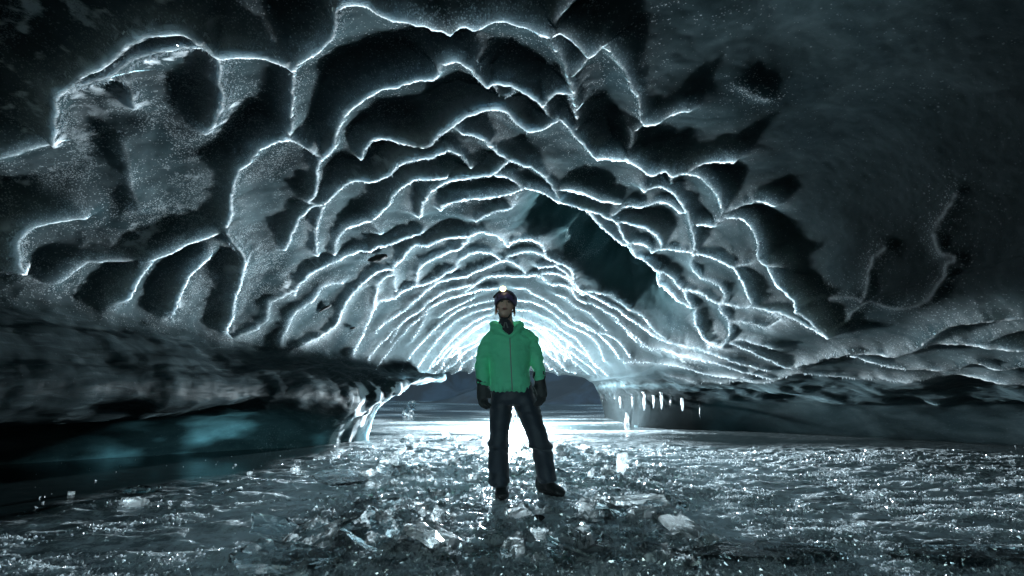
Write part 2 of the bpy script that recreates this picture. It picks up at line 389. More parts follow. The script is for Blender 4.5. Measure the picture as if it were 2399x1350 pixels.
# ridge crests of the scallops: (frost amount, crest width, crest relief, [photo points on the ceiling])
RIDGES = [
 # upper ceiling
 (.75,1.2,1,[(692,155),(712,128),(745,105),(775,85),(787,55),(787,20),(800,4),(830,-5),(860,5),(890,20),(930,32),(980,42),(1020,52),(1050,62)]),
 (.75,1.2,1,[(1050,62),(1075,48),(1095,48),(1115,55),(1140,42),(1175,35),(1210,42),(1250,58),(1290,65),(1310,58)]),
 (.55,1.1,1,[(1310,58),(1302,40),(1312,15),(1335,-10)]),
 (.55,1.1,1,[(1310,58),(1345,80),(1370,105),(1383,118),(1400,102),(1420,85)]),
 (.5,1,1,[(1383,118),(1362,140),(1345,155),(1335,160)]),
 (.45,1.2,1,[(1290,70),(1300,95),(1320,125),(1335,160),(1345,200),(1350,240)]),
 (.5,1,1,[(1415,100),(1440,125),(1460,160),(1480,200),(1495,225),(1500,265),(1508,286),(1520,289),(1539,282),(1575,264),(1612,257)]),
 (.35,.9,.8,[(1508,286),(1486,305),(1477,340),(1465,367)]),
 (.7,1.1,1,[(692,155),(686,200),(683,245),(678,300),(672,310)]),
 (.75,1.2,1,[(672,310),(640,315),(600,340),(570,375),(550,410),(540,450),(537,480),(533,510),(522,530)]),
 (.6,1,1,[(672,310),(700,325),(730,345),(755,365)]),
 (.7,1.3,1.1,[(692,155),(660,140),(620,118),(580,105),(545,97),(510,97),(490,85),(470,70),(440,55),(410,50),(380,53),(340,65),(300,80),(270,105),(235,135),(190,160),(160,185),(140,200),(127,215),(124,260),(122,300),(118,328)]),
 (.4,1,.8,[(118,328),(80,335),(30,350),(-20,362)]),
 (.8,2.2,.5,[(160,190),(210,178),(260,160),(310,120),(370,105),(430,90),(470,85)]),
 (.8,1.6,.7,[(515,105),(518,150),(522,200),(525,230),(505,265),(480,300)]),
 (.5,1.5,.5,[(275,175),(300,190),(312,215),(315,245)]),
 (.3,.9,.4,[(290,330),(300,370),(305,420),(320,460),(330,490)]),
 # second tier
 (.95,1.2,1,[(753,367),(775,340),(785,310),(795,280),(810,250),(830,225),(860,207),(890,197),(930,185),(970,172),(1015,160),(1028,140),(1035,120),(1060,113),(1085,118),(1110,145),(1130,170),(1147,188),(1160,180),(1185,185),(1215,200),(1240,210),(1262,225),(1272,238)]),
 (.8,1,1,[(1272,238),(1290,215),(1310,205),(1330,208),(1342,225),(1348,260),(1352,290)]),
 (.8,1.2,.4,[(1155,192),(1165,215),(1180,222),(1200,218),(1207,205)]),
 (.6,1,.8,[(1272,238),(1285,262),(1300,270),(1320,275)]),
 (.95,1,1,[(753,367),(745,385),(743,420),(738,445),(730,458),(715,465)]),
 (1,1.2,1,[(845,365),(848,345),(865,325),(885,318),(920,320),(960,330),(1000,330),(1025,315),(1045,295),(1070,275),(1100,258),(1130,248),(1160,243),(1185,250),(1205,270),(1225,290),(1245,300),(1275,295),(1300,280),(1320,275),(1345,295),(1370,325),(1390,350),(1405,365)]),
 (.95,1.6,.7,[(790,440),(830,415),(870,412),(905,395),(940,370),(975,358),(1010,352),(1045,346)]),
 (.5,1,.7,[(1045,346),(1070,355),(1090,372),(1103,388)]),
 (.9,1,.9,[(1085,305),(1120,315),(1145,335),(1165,355),(1180,362),(1200,372),(1230,385),(1260,400),(1285,425),(1300,447),(1312,470)]),
 (1,1.1,.9,[(1190,370),(1175,385),(1155,402),(1120,408),(1080,412),(1045,420),(1015,440),(1000,460),(990,480),(982,505)]),
 (.8,1,.8,[(1165,410),(1185,408),(1205,420),(1225,435),(1245,441)]),
 (1,1.1,.9,[(1045,405),(1010,408),(975,410),(945,425),(920,450),(905,475),(885,500),(870,510),(840,520),(810,535),(790,560),(783,592)]),
 (1,1,.9,[(1033,490),(1040,478),(1070,470),(1110,464),(1150,460),(1185,455),(1210,447),(1240,440),(1265,447),(1290,460),(1305,470),(1340,475),(1370,481),(1400,493),(1425,506),(1445,515)]),
 (1,.9,.6,[(1212,455),(1205,470),(1200,485),(1190,492),(1170,493),(1140,505),(1115,520)]),
 (.8,.9,.8,[(1365,482),(1385,500),(1405,525),(1430,545),(1450,565),(1463,575),(1475,570)]),
 (1,1.1,.9,[(715,465),(757,472),(775,455),(795,437),(820,420)]),
 (.9,1,.9,[(757,472),(730,478),(715,490),(695,510),(680,540),(672,565),(667,582)]),
 (.9,1,.9,[(757,472),(752,490),(743,515),(741,560),(742,592)]),
 (1,1.1,1,[(690,690),(700,660),(720,640),(740,622),(787,603),(813,592),(840,585),(867,583),(880,573),(910,567),(945,555),(985,545)]),
 (.5,1.6,.4,[(870,515),(880,530),(892,548)]),
 # third tier
 (1,1.1,1,[(1133,543),(1095,551),(1060,553),(1030,562),(1005,573),(980,572),(960,582),(945,600),(930,615),(920,628),(900,630),(880,637),(860,652),(840,670),(820,690),(805,715),(795,740),(785,760),(765,775),(740,790),(720,803),(700,812)]),
 (1,1,1,[(1133,543),(1150,548),(1170,555),(1182,562),(1190,577),(1205,567),(1225,562),(1250,563),(1270,575),(1280,592),(1295,610),(1315,622),(1335,628),(1345,645),(1347,662),(1370,685),(1400,700),(1435,720),(1480,750),(1510,770),(1545,795),(1580,806)]),
 (1,1,.9,[(1100,553),(1080,575),(1050,590),(1020,605),(1000,615),(985,630),(978,650),(974,668)]),
 (1,1,.9,[(1176,610),(1160,600),(1140,593),(1110,593),(1085,605),(1073,614),(1063,630),(1040,642),(1017,657),(997,667),(967,672),(940,683),(927,697),(890,703)]),
 (1,1,.9,[(1180,610),(1150,622),(1120,635),(1090,648),(1060,655),(1030,665),(1000,680),(985,695),(965,710),(950,725),(930,740),(905,757),(880,778)]),
 (1,.9,.8,[(1180,610),(1205,618),(1225,632),(1235,646)]),
 (1,.9,.8,[(1180,610),(1195,600),(1220,593),(1250,592),(1272,598),(1290,612)]),
 (1,1,.9,[(920,628),(915,645),(900,650),(888,665),(882,690),(880,715),(872,740),(860,765),(850,785),(840,800),(825,832)]),
 (.8,1,.5,[(922,640),(925,665),(927,682)]),
 (1,1,.8,[(1085,690),(1100,680),(1120,663),(1150,652),(1190,647),(1235,646),(1262,647),(1275,657),(1285,668),(1310,667),(1335,675),(1345,690),(1355,705),(1385,712)]),
 (1,1,.8,[(1262,647),(1280,642),(1310,645),(1330,655),(1350,680),(1365,690)]),
 (1,1,.8,[(1262,626),(1295,622),(1315,632),(1335,650),(1347,662)]),
 (1,1,.8,[(1120,663),(1095,672),(1060,680),(1030,688),(1005,705),(980,730),(955,745),(935,762),(915,780),(900,800),(880,820),(862,845)]),
 (1,1,.8,[(1205,677),(1230,676),(1250,688),(1280,705),(1310,725),(1340,750),(1358,756),(1385,770),(1410,790),(1430,810),(1450,840)]),
 (1,1,.8,[(1165,677),(1140,678),(1115,685),(1080,693),(1050,702),(1020,715),(1000,735),(985,748),(965,762),(950,778),(935,795),(920,812),(905,830),(890,850),(880,865)]),
 (1,1,.8,[(1160,705),(1125,712),(1095,720),(1065,735),(1040,757),(1015,778),(992,800),(970,825),(952,848),(940,870)]),
 (1,.9,.7,[(1155,722),(1110,735),(1075,752),(1050,775),(1025,800),(1005,825),(985,850),(970,875)]),
 (1,.9,.7,[(1150,737),(1120,750),(1090,767),(1065,792),(1040,817),(1020,842),(1003,867)]),
 (1,.9,.6,[(1140,752),(1110,772),(1085,797),(1060,827),(1040,852),(1025,874)]),
 (1,.9,.6,[(1110,700),(1080,715),(1050,728),(1030,745)]),
 (1,.9,.6,[(1000,735),(990,760),(975,785),(965,800)]),
 (1,.9,.6,[(935,762),(925,790),(915,805)]),
 (1,1,.8,[(1215,705),(1250,712),(1280,725),(1310,745),(1340,768),(1368,782),(1388,795),(1402,817),(1415,845)]),
 (1,1,.8,[(1340,750),(1390,777),(1420,782),(1447,797),(1467,820),(1477,838)]),
 (1,.9,.7,[(1215,728),(1250,735),(1290,755),(1320,780),(1350,797),(1372,822),(1388,850)]),
 (1,.9,.7,[(1225,748),(1260,762),(1290,782),(1315,808),(1335,833),(1348,858)]),
 (1,.9,.6,[(1262,775),(1285,800),(1302,830),(1315,862)]),
 (1,.9,.7,[(1385,712),(1410,728),(1440,745),(1462,765),(1490,790),(1520,815),(1545,828)]),
 (1,.8,.5,[(1300,690),(1330,705),(1350,722),(1380,735),(1400,755),(1420,775)]),
 (.6,.7,.6,[(1367,683),(1400,688),(1430,695),(1455,712),(1480,730),(1505,745),(1530,775),(1560,795)]),
 (.8,1.8,.4,[(1445,755),(1460,765),(1475,785),(1490,800)]),
 # right-hand scallops
 (1,1,1,[(1445,515),(1480,520),(1510,527),(1535,540),(1548,555),(1550,583)]),
 (1,1,1,[(1445,515),(1455,540),(1465,562),(1480,570),(1500,568),(1518,575),(1527,588)]),
 (.8,.8,.8,[(1475,572),(1485,595),(1495,605),(1510,610)]),
 (1,.9,1,[(1527,585),(1550,583),(1590,587),(1625,592),(1660,600),(1690,612),(1715,625),(1735,650),(1750,685),(1765,716)]),
 (.85,1,1,[(1625,592),(1629,570),(1625,540),(1615,505),(1600,475),(1580,450),(1555,430),(1535,428),(1510,440)]),
 (.7,.9,.9,[(1430,506),(1455,485),(1475,478),(1505,482),(1540,472),(1570,475),(1595,495)]),
 (.65,1,1,[(1405,365),(1440,362),(1470,365),(1505,380),(1525,397),(1560,393),(1577,405),(1605,400),(1640,380),(1660,375),(1690,372),(1720,370)]),
 (.4,.9,.7,[(1577,405),(1570,425)]),
 (.5,.9,.9,[(1600,403),(1635,410),(1665,430),(1685,455),(1693,490),(1680,512)]),
 (.75,.9,1,[(1625,517),(1655,520),(1675,522),(1690,508),(1715,500),(1745,510),(1765,535),(1778,565),(1783,600),(1800,615),(1830,620)]),
 (.45,.8,.8,[(1693,495),(1720,480),(1755,472),(1780,466),(1815,480)]),
 (.55,.8,.8,[(1783,605),(1765,613),(1740,618),(1718,625)]),
 (.4,.8,.8,[(1300,450),(1340,445),(1420,470),(1450,478)]),
 (.6,.9,.9,[(1800,618),(1817,645),(1830,665),(1855,685),(1875,710),(1872,732)]),
 (1,.9,1,[(1510,610),(1540,630),(1570,645),(1590,670),(1605,675),(1640,685),(1680,710),(1700,712),(1735,720),(1770,718),(1800,728),(1840,740),(1870,750),(1900,765),(1940,780)]),
 (.6,.8,.9,[(1622,600),(1620,625),(1640,650),(1665,660),(1690,680),(1700,710)]),
 (1,.9,.9,[(1600,673),(1610,700),(1625,720)]),
 (.7,.8,.9,[(1545,628),(1548,670),(1570,690),(1600,708),(1625,720)]),
 (.7,.8,.8,[(1680,710),(1695,735),(1708,755),(1710,790)]),
 (.7,.8,.8,[(1708,752),(1740,755),(1770,765),(1800,768),(1830,750),(1855,745)]),
 (.8,1,.8,[(1875,735),(1900,745),(1920,765),(1945,778)]),
 (1,1.8,.6,[(1630,735),(1636,765),(1650,790),(1672,806),(1695,808),(1705,795)]),
 (.22,.8,.5,[(1210,490),(1235,520),(1262,525),(1290,550),(1320,570),(1345,600),(1385,630),(1410,632),(1440,620),(1480,635),(1510,635),(1535,628)]),
 (.22,.8,.5,[(1290,515),(1320,525),(1345,522),(1363,505)]),
 (.25,.9,.6,[(1880,717),(1905,698),(1940,695),(1985,698),(2000,715)]),
 (.28,1.1,.9,[(1945,780),(1975,760),(1995,735),(2020,718),(2050,725),(2085,733),(2130,728),(2170,710),(2185,680),(2195,650),(2200,620),(2215,610)]),
 (.2,1.2,.5,[(2000,715),(2010,670),(2030,620),(2060,595)]),
 (.2,.8,.5,[(2215,605),(2185,600),(2175,570),(2190,530),(2225,470)]),
 (.2,.8,.4,[(1735,222),(1755,236),(1795,252)]),
 (.42,1.1,.9,[(2160,805),(2190,775),(2220,757),(2270,745),(2330,738),(2400,733)]),
 (.5,1,.9,[(1895,848),(1950,830),(2000,820),(2050,818),(2090,825),(2130,815),(2180,800),(2240,797),(2300,797),(2420,806)]),
 (.4,1,.8,[(2295,795),(2330,780),(2410,758)]),
 (.5,1,.7,[(1990,825),(2050,845),(2100,855),(2150,858),(2230,860),(2290,845),(2340,858),(2420,850)]),
 (1,1.4,.7,[(1710,800),(1750,815),(1800,840),(1850,860),(1880,850),(1920,840)]),
 (.8,1,.7,[(1710,800),(1740,795),(1780,805),(1810,815)]),
 (.55,1,.6,[(1820,890),(1870,875),(1950,885),(2100,890),(2250,880),(2420,886)]),
 (.6,.8,.5,[(1560,880),(1640,890),(1740,895),(1820,890)]),
 (1,1.2,.6,[(1500,810),(1560,820),(1620,840),(1680,850),(1740,870),(1810,885)]),
 (.8,1,.6,[(1580,806),(1630,815),(1690,835),(1740,850),(1800,868)]),
 (.9,1,.6,[(1460,850),(1520,850),(1600,862),(1680,880),(1760,888)]),
 # lower left wall: ribs of melted ice running down to the ledge
 (1,2.0,.9,[(30,640),(22,610),(22,580),(35,545),(60,520),(100,500),(150,490),(190,490)]),
 (.45,1.2,.8,[(30,640),(60,655),(105,665),(140,645),(170,620),(200,605),(250,600),(340,600)]),
 (.6,1.6,1.1,[(338,602),(315,635),(295,665),(275,695),(248,722)]),
 (.75,1.7,1.1,[(480,588),(450,620),(430,645),(410,690),(390,735)]),
 (.5,1.3,.9,[(522,530),(480,545),(440,560),(400,580),(340,600)]),
 (.9,1.7,1.1,[(522,530),(545,560),(568,592),(560,640),(547,690),(532,740),(520,772),(540,797)]),
 (.55,1.1,.8,[(690,680),(665,692),(632,710),(625,745),(590,775),(545,797)]),
 (.6,1.1,.9,[(800,662),(775,665),(750,675),(735,697),(712,716),(690,730),(672,770),(657,808)]),
 (.4,1.2,.6,[(700,812),(680,830),(640,835),(590,830)]),
]
# the dense far arches towards the mouth
_ar = random.Random(3)
for k_, (ax_, top) in enumerate([(203,742),(181,762),(160,776),(134,795),(104,818)]):
    for side in (-1, 1):
        pts = []
        ph = _ar.uniform(0, 6)
        for t_ in np.linspace(0.12, 1, 11):
            xx = 1195 + side * ax_ * (t_ ** 1.05) * (1.12 if side > 0 else 1)
            yy = top + (878 - top) * t_ ** 1.7 + 6 * math.sin(ph + t_ * 8) * (1 - t_) + _ar.uniform(-4, 4)
            xx += _ar.uniform(-4, 4)
            pts.append((xx, yy))
        RIDGES.append((1.1, 1.2, .6, pts))
        if k_ % 2 == 0:
            a_ = pts[_ar.randint(4, 6)]
            RIDGES.append((1.4, 1.2, .4, [a_, (a_[0] - side * 9, a_[1] + 22), (a_[0] - side * 12, a_[1] + 42)]))


def resample(P, step):
    P = np.array(P, float)
    # Catmull-Rom smoothing of the traced points
    Q = []
    n = len(P)
    for i in range(n - 1):
        p0 = P[max(i - 1, 0)]; p1 = P[i]; p2 = P[i + 1]; p3 = P[min(i + 2, n - 1)]
        m = max(2, int(np.linalg.norm(p2 - p1) / step))
        for t in np.arange(m) / m:
            Q.append(0.5 * ((2*p1) + (-p0+p2)*t + (2*p0-5*p1+4*p2-p3)*t*t + (-p0+3*p1-3*p2+p3)*t**3))
    Q.append(P[-1])
    return np.array(Q)


FAINT = []
RP, RF, RW, RH, RT = [], [], [], [], []      # crest points, frost, width, relief, tangent
for fr, wd, hh, pts in RIDGES:
    q = resample(pts, 4.0)
    # slight natural waver
    wob = np.cumsum(rng.normal(0, 0.55, (len(q), 2)), axis=0)
    wob -= np.linspace(0, 1, len(q))[:, None] * wob[-1]
    q = q + wob * 0.8
    prev = None
    m = len(q)
    for i, (px, py) in enumerate(q):
        h = on_shell(px, py)
        if h is None:
            prev = None
            continue
        if fr < 0.3:
            FAINT.append((h, fr))
            continue
        end = min(i, m - 1 - i) / 6.0
        dw = wd * (1.0 - 0.55 * min(1, max(0, (h.y - 5.0) / 4.0)))
        RP.append(h); RF.append(fr * (0.55 + 0.45 * min(1, end)) * (0.80 + .55 * vnoise(np.array([h]), 2.2, 502)[0])); RW.append(dw * (1 + .5 * vnoise(np.array([h]), 2.3, 501)[0])); RH.append(hh)
RP = np.array(RP); RF = np.array(RF); RW = np.array(RW); RH = np.array(RH)
kd = kdtree.KDTree(len(RP))
for i, p in enumerate(RP):
    kd.insert(p, i)
kd.balance()

# distance of every shell vertex to the nearest crest (only where crests can be near)
Vf = G.reshape(-1, 3)
# warp the lookup a little so the crest edges are crinkled
warp = np.stack([fbm(Vf, 9, 2, 31), fbm(Vf, 9, 2, 47), fbm(Vf, 9, 2, 61)], -1) * 0.012
Vw = Vf + warp
dist = np.full(len(Vf), 9.0); near = np.zeros(len(Vf), int)
sel = np.where((KX.reshape(-1) > 3.4) & (Vf[:, 1] > 0.6))[0]
find = kd.find
dd = np.empty(len(sel)); ii = np.empty(len(sel), int)
for n_, k_ in enumerate(sel):
    c, i_, d_ = find(Vw[k_])
    dd[n_] = d_; ii[n_] = i_
dist[sel] = dd; near[sel] = ii
KXs = KX.reshape(-1)
wl = RW[near]; hl = RH[near]; fl = RF[near]
# scallop hollow behind the crests
A, L = 0.11, 0.17
hollow = A * (1 - np.exp(-dist / L)) * (1 - 0.6 * smoothstep(9.6, 10.3, KXs)) * (1 - 0.45 * smoothstep(-1.6, -2.6, Vf[:, 0]))
crest = 0.065 * wl * hl * np.exp(-(dist / (0.042 * wl)) ** 1.2)
KXf = KX.reshape(-1)
vault = smoothstep(3.6, 4.4, KXf) * (1 - smoothstep(10.9, 11.3, KXf))
# deep dark alcove in the ceiling right of the centre
alc = [(1212,462),(1240,446),(1290,468),(1340,482),(1372,490),(1400,525),(1430,548),(1462,580),(1490,606),(1545,640),(1548,670),(1600,712),(1625,728),(1610,760),(1560,770),(1480,735),(1400,690),(1350,655),(1335,620),(1295,600),(1270,565),(1225,555),(1195,560),(1190,520)]


def inpoly(px, py, poly):
    poly = np.array(poly, float)
    ins = np.zeros(len(px), bool)
    j = len(poly) - 1
    for i in range(len(poly)):
        xi, yi = poly[i]; xj, yj = poly[j]
        c = ((yi > py) != (yj > py)) & (px < (xj - xi) * (py - yi) / (yj - yi + 1e-9) + xi)
        ins ^= c
        j = i
    return ins


def polydist(px, py, poly):
    poly = np.array(poly, float)
    d = np.full(len(px), 1e9)
    for i in range(len(poly)):
        a = poly[i - 1]; b = poly[i]
        ab = b - a
        t = np.clip(((px - a[0]) * ab[0] + (py - a[1]) * ab[1]) / (ab @ ab), 0, 1)
        d = np.minimum(d, np.hypot(px - a[0] - t * ab[0], py - a[1] - t * ab[1]))
    return d


def project(P):
    rel = P - np.array(CAM)
    fw = rel[:, 1] * CP + rel[:, 2] * SP
    up = -rel[:, 1] * SP + rel[:, 2] * CP
    fw = np.where(fw < 0.05, np.nan, fw)
    return 1199.5 + F * rel[:, 0] / fw, 675 - F * up / fw


# the alcove outline is laid on the shell itself: (x, y) of the shell in metres
alc3 = [on_shell(*q) for q in alc]
alcxy = [(p.x, p.y) for p in alc3]
ax, ay = Vf[:, 0], Vf[:, 1]
ina = inpoly(ax, ay, alcxy) & (KXf > 6.5) & (KXf < 10.2)
def linedist(px, py, line):
    d = np.full(len(px), 1e9)
    for a, b in zip(line[:-1], line[1:]):
        a = np.array(a); b = np.array(b); ab = b - a
        t = np.clip(((px - a[0]) * ab[0] + (py - a[1]) * ab[1]) / (ab @ ab), 0, 1)
        d = np.minimum(d, np.hypot(px - a[0] - t * ab[0], py - a[1] - t * ab[1]))
    return d


wA = fbm(Vf, 4, 3, 333) * 0.06
dU = linedist(ax + wA, ay, alcxy[:13]); dL = linedist(ax, ay + wA, alcxy[13:] + alcxy[:1])
da = np.where(ina, np.minimum(dU, dL), 0)
alcove = np.where(ina, (0.50 + 0.20 * fbm(Vf, 2.6, 3, 340)) * smoothstep(0.0, 0.22, dU) * smoothstep(0.0, 0.75, dL), 0)

kf = kdtree.KDTree(len(FAINT))
for i, (p, f_) in enumerate(FAINT):
    kf.insert(p, i)
kf.balance()
dfa = np.full(len(Vf), 9.0)
for k_ in sel:
    if Vf[k_, 0] > 0.8 and Vf[k_, 1] > 1.5:
        dfa[k_] = kf.find(Vw[k_])[2]
disp = -0.035 * np.exp(-(dfa / 0.06) ** 1.5)
disp = disp + vault * hollow - vault * crest + alcove
disp += fbm(Vf, 5, 3, 77) * 0.012 * (1 - .7 * smoothstep(1.0, 2.4, Vf[:, 0])) + fbm(Vf, 20, 2, 90) * 0.003 * vault
# ledge flutes flowing along the wall
led = smoothstep(1.0, 2.2, KXf) * (1 - smoothstep(3.6, 4.3, KXf))
flow = Vf * np.array([3.5, 0.8, 3.5])
disp += led * fbm(flow, 1.3, 4, 120) * 0.035
redge = smoothstep(10.4, 11.0, KXf) * (1 - smoothstep(11.6, 12.2, KXf))
disp += redge * fbm(Vf * np.array([1, 1, 2.0]), 2.2, 4, 140) * 0.06
VD = Vf + NRM.reshape(-1, 3) * disp[:, None]

# crest frost weighted to camera-facing flanks, painting the backlit glow into the colour
ND = normals_of((Vf + NRM.reshape(-1, 3) * (vault * hollow - vault * crest + alcove)[:, None]).reshape(NV, NS, 3))
if ND[NV // 2, NS // 2, 2] < 0:
    ND = -ND
near_flank = smoothstep(-0.26, 0.18, ND.reshape(-1, 3)[:, 1])
fl = fl * (0.22 + 0.78 * near_flank)
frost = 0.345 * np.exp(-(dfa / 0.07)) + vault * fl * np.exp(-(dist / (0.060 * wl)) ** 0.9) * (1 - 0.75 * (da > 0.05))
# grains of rime: left wall and the middle of the vault have most of it, the right hardly any
sx = Vf[:, 0]
rime = vault * (0.30 + 0.35 * np.exp(-dist / 0.22) * np.clip(fl, 0, 1))
rime += vault * 0.55 * smoothstep(-1.4, -3.0, sx) * smoothstep(7.5, 4.0, Vf[:, 1])
rime *= (1 - 0.85 * smoothstep(0.5, 1.6, sx)) * (1 - 0.9 * (da > 0.02))
# crusts of coarse frost here and there, mostly on the left dome
for px, py, R_, s_ in [(330,130,.30,.9),(400,92,.28,.8),(255,175,.26,.9),(310,225,.22,.7),(520,240,.16,.9),(500,290,.14,.8),(440,430,.32,.6),(330,560,.30,.6),(40,590,.16,1),(30,540,.14,.7),(170,688,.16,.8),
                     (60,250,.45,.9),(150,60,.5,1),(250,30,.35,.9),(40,120,.4,.8),(420,12,.22,.9),(60,420,.30,.6),(200,360,.3,.5),(420,520,.3,.5),(690,665,.25,.9),(735,622,.22,.9),(800,600,.2,.6),(850,405,.22,.9),(900,385,.18,.8),(1000,545,.25,.8),(900,560,.2,.7),(1090,480,.25,.5),
                     (1655,800,.20,1),(1690,812,.15,1),(565,620,.22,.8),(400,730,.18,.8),(540,780,.16,.8),(1150,480,.2,.5),(1500,820,.4,.6),(1600,850,.4,.6)]:
    h_ = on_shell(px, py)
    if h_ is None: continue
    r2 = ((Vf - np.array(h_)) ** 2).sum(1)
    m2 = r2 < (2.2 * R_) ** 2
    if not m2.any(): continue
    nn_ = fbm(Vf[m2], 9, 4, 410, .65)
    frost[m2] = np.maximum(frost[m2], s_ * np.exp(-r2[m2] / R_ ** 2) * smoothstep(-.25, .75, nn_) * vault[m2])
farf = 1 - 0.80 * smoothstep(7.0, 10.8, Vf[:, 1])  # frost colour cut back towards the lamp to offset its glare
frost *= farf
rime *= farf
halo = farf * near_flank * vault * np.clip(fl, 0, 1) * np.exp(-dist / (0.11 * np.clip(RW[near], .5, 1.3))) * 0.9  # light through the crests painted as paler ice on the near flanks
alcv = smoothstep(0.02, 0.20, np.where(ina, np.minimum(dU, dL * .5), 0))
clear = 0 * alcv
clear = np.maximum(clear, 0.85 * vault * smoothstep(6.8, 9.8, Vf[:, 1]))  # far vault darkened in colour to hold down glare close to the lamp
clear = np.maximum(clear, 0.95 * smoothstep(10.8, 11.4, KXf) * smoothstep(8.2, 9.8, Vf[:, 1]))  # wall by the opening also coloured darker against the lamp's glare
clear = np.maximum(clear, 0.9 * smoothstep(1.5, 3.2, Vf[:, 0]) * smoothstep(6.0, 4.0, Vf[:, 1]) * smoothstep(1.2, 1.6, Vf[:, 2]) * smoothstep(.05, .25, dist))  # near right wall coloured darker, painting in the falloff of light
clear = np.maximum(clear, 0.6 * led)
streak = led + 0.7 * redge
streak = np.clip(streak, 0, 1)
yv = Vf[:, 1]
thin = (1 - smoothstep(2.0, 2.6, KXf)) * smoothstep(5.6, 6.9, yv) * smoothstep(11.5, 9.8, yv)
thin *= 0.75 * np.clip(0.35 + 1.1 * fbm(Vf * np.array([1, 1, 1.6]), 1.6, 4, 180), 0.08, 1)
thin = np.maximum(thin, 0.05 * smoothstep(11.4, 12.0, KXf) * smoothstep(8.0, 10.0, yv) * smoothstep(14, 12, yv) * np.clip(0.3 + .8 * fbm(Vf, 1.5, 3, 190), 0, 1))
foot = np.exp(-((yv - 7.9) / 0.7) ** 2) * (1 - smoothstep(2.9, 3.6, KXf))
VD = VD + NRM.reshape(-1, 3) * (foot * (np.abs(fbm(Vf * np.array([1, 1, .2]), 5, 3, 160)) * 0.09))[:, None]
thin *= 1 - 0.8 * foot
frost = np.maximum(frost, foot * 1.0 * smoothstep(.05, .5, fbm(Vf * np.array([1, 1, .12]), 9, 3, 170)))

# split the sheet into the ceiling, the left ledge wall and the right undercut wall
idx = np.arange(NV * NS).reshape(NV, NS)


def piece(name, c0, c1):
    sub = idx[:, c0:c1 + 1].ravel()
    V = VD[sub]
    n2 = c1 - c0 + 1
    id2 = np.arange(NV * n2).reshape(NV, n2)
    Q = np.stack([id2[:-1, :-1], id2[1:, :-1], id2[1:, 1:], id2[:-1, 1:]], -1).reshape(-1, 4)
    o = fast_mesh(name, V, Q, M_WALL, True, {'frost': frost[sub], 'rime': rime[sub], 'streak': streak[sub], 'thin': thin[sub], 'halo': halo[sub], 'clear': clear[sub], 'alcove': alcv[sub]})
    return structure(o)


cL = int(np.searchsorted(kx, 4.0)); cR = int(np.searchsorted(kx, 11.0))
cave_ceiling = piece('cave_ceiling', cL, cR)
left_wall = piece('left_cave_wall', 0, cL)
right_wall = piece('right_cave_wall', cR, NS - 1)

# ------------------------------------------------------------------ frost crystals hanging from the crests
BV2 = None


def make_crystals():
    tp = rng.random(len(RP))
    cnt = []
    ceilN = NRM.reshape(-1, 3)
    # find for each crest point the displaced shell vertex closest to it
    kv = kdtree.KDTree(len(sel))
    for n_, k_ in enumerate(sel):
        if dist[k_] < 0.05:
            kv.insert(VD[k_], int(k_))
    kv.balance()
    V = []; Q = []
    for i in range(len(RP)):
        if RF[i] < 0.45:
            continue
        d0 = RP[i][1]
        scale = 0.5 + 0.07 * d0
        n = rng.poisson(5.0 * RF[i] * RW[i])
        for _ in range(n):
            off = rng.normal(0, 1, 3) * 0.022 * RW[i] * scale
            p = RP[i] + off
            c, k_, d_ = kv.find(p)
            if k_ is None:
                continue
            nn = -ceilN[k_]
            c = np.array(c) - nn * 0.004
            ax_ = nn + rng.normal(0, 0.5, 3)
            ax_ /= np.linalg.norm(ax_)
            ln = (0.012 + 0.030 * rng.random() ** 2) * scale * (0.7 + .3 * RW[i])
            u = np.cross(ax_, rng.normal(0, 1, 3)); u /= np.linalg.norm(u)
            w = np.cross(ax_, u)
            r = ln * (0.16 + 0.16 * rng.random())
            b = len(V)
            for a_ in (0, 2.094, 4.189):
                V.append(c + (u * math.cos(a_) + w * math.sin(a_)) * r)
            V.append(c + ax_ * ln)
            Q += [(b, b + 1, b + 3), (b + 1, b + 2, b + 3), (b + 2, b, b + 3)]
    o = fast_mesh('frost', np.array(V), np.array(Q), M_FROST, False)
    tag(o, 'white frost crystals bristling along the scallop ridges of the ice ceiling', 'frost', kind='stuff')
    return o


make_crystals()
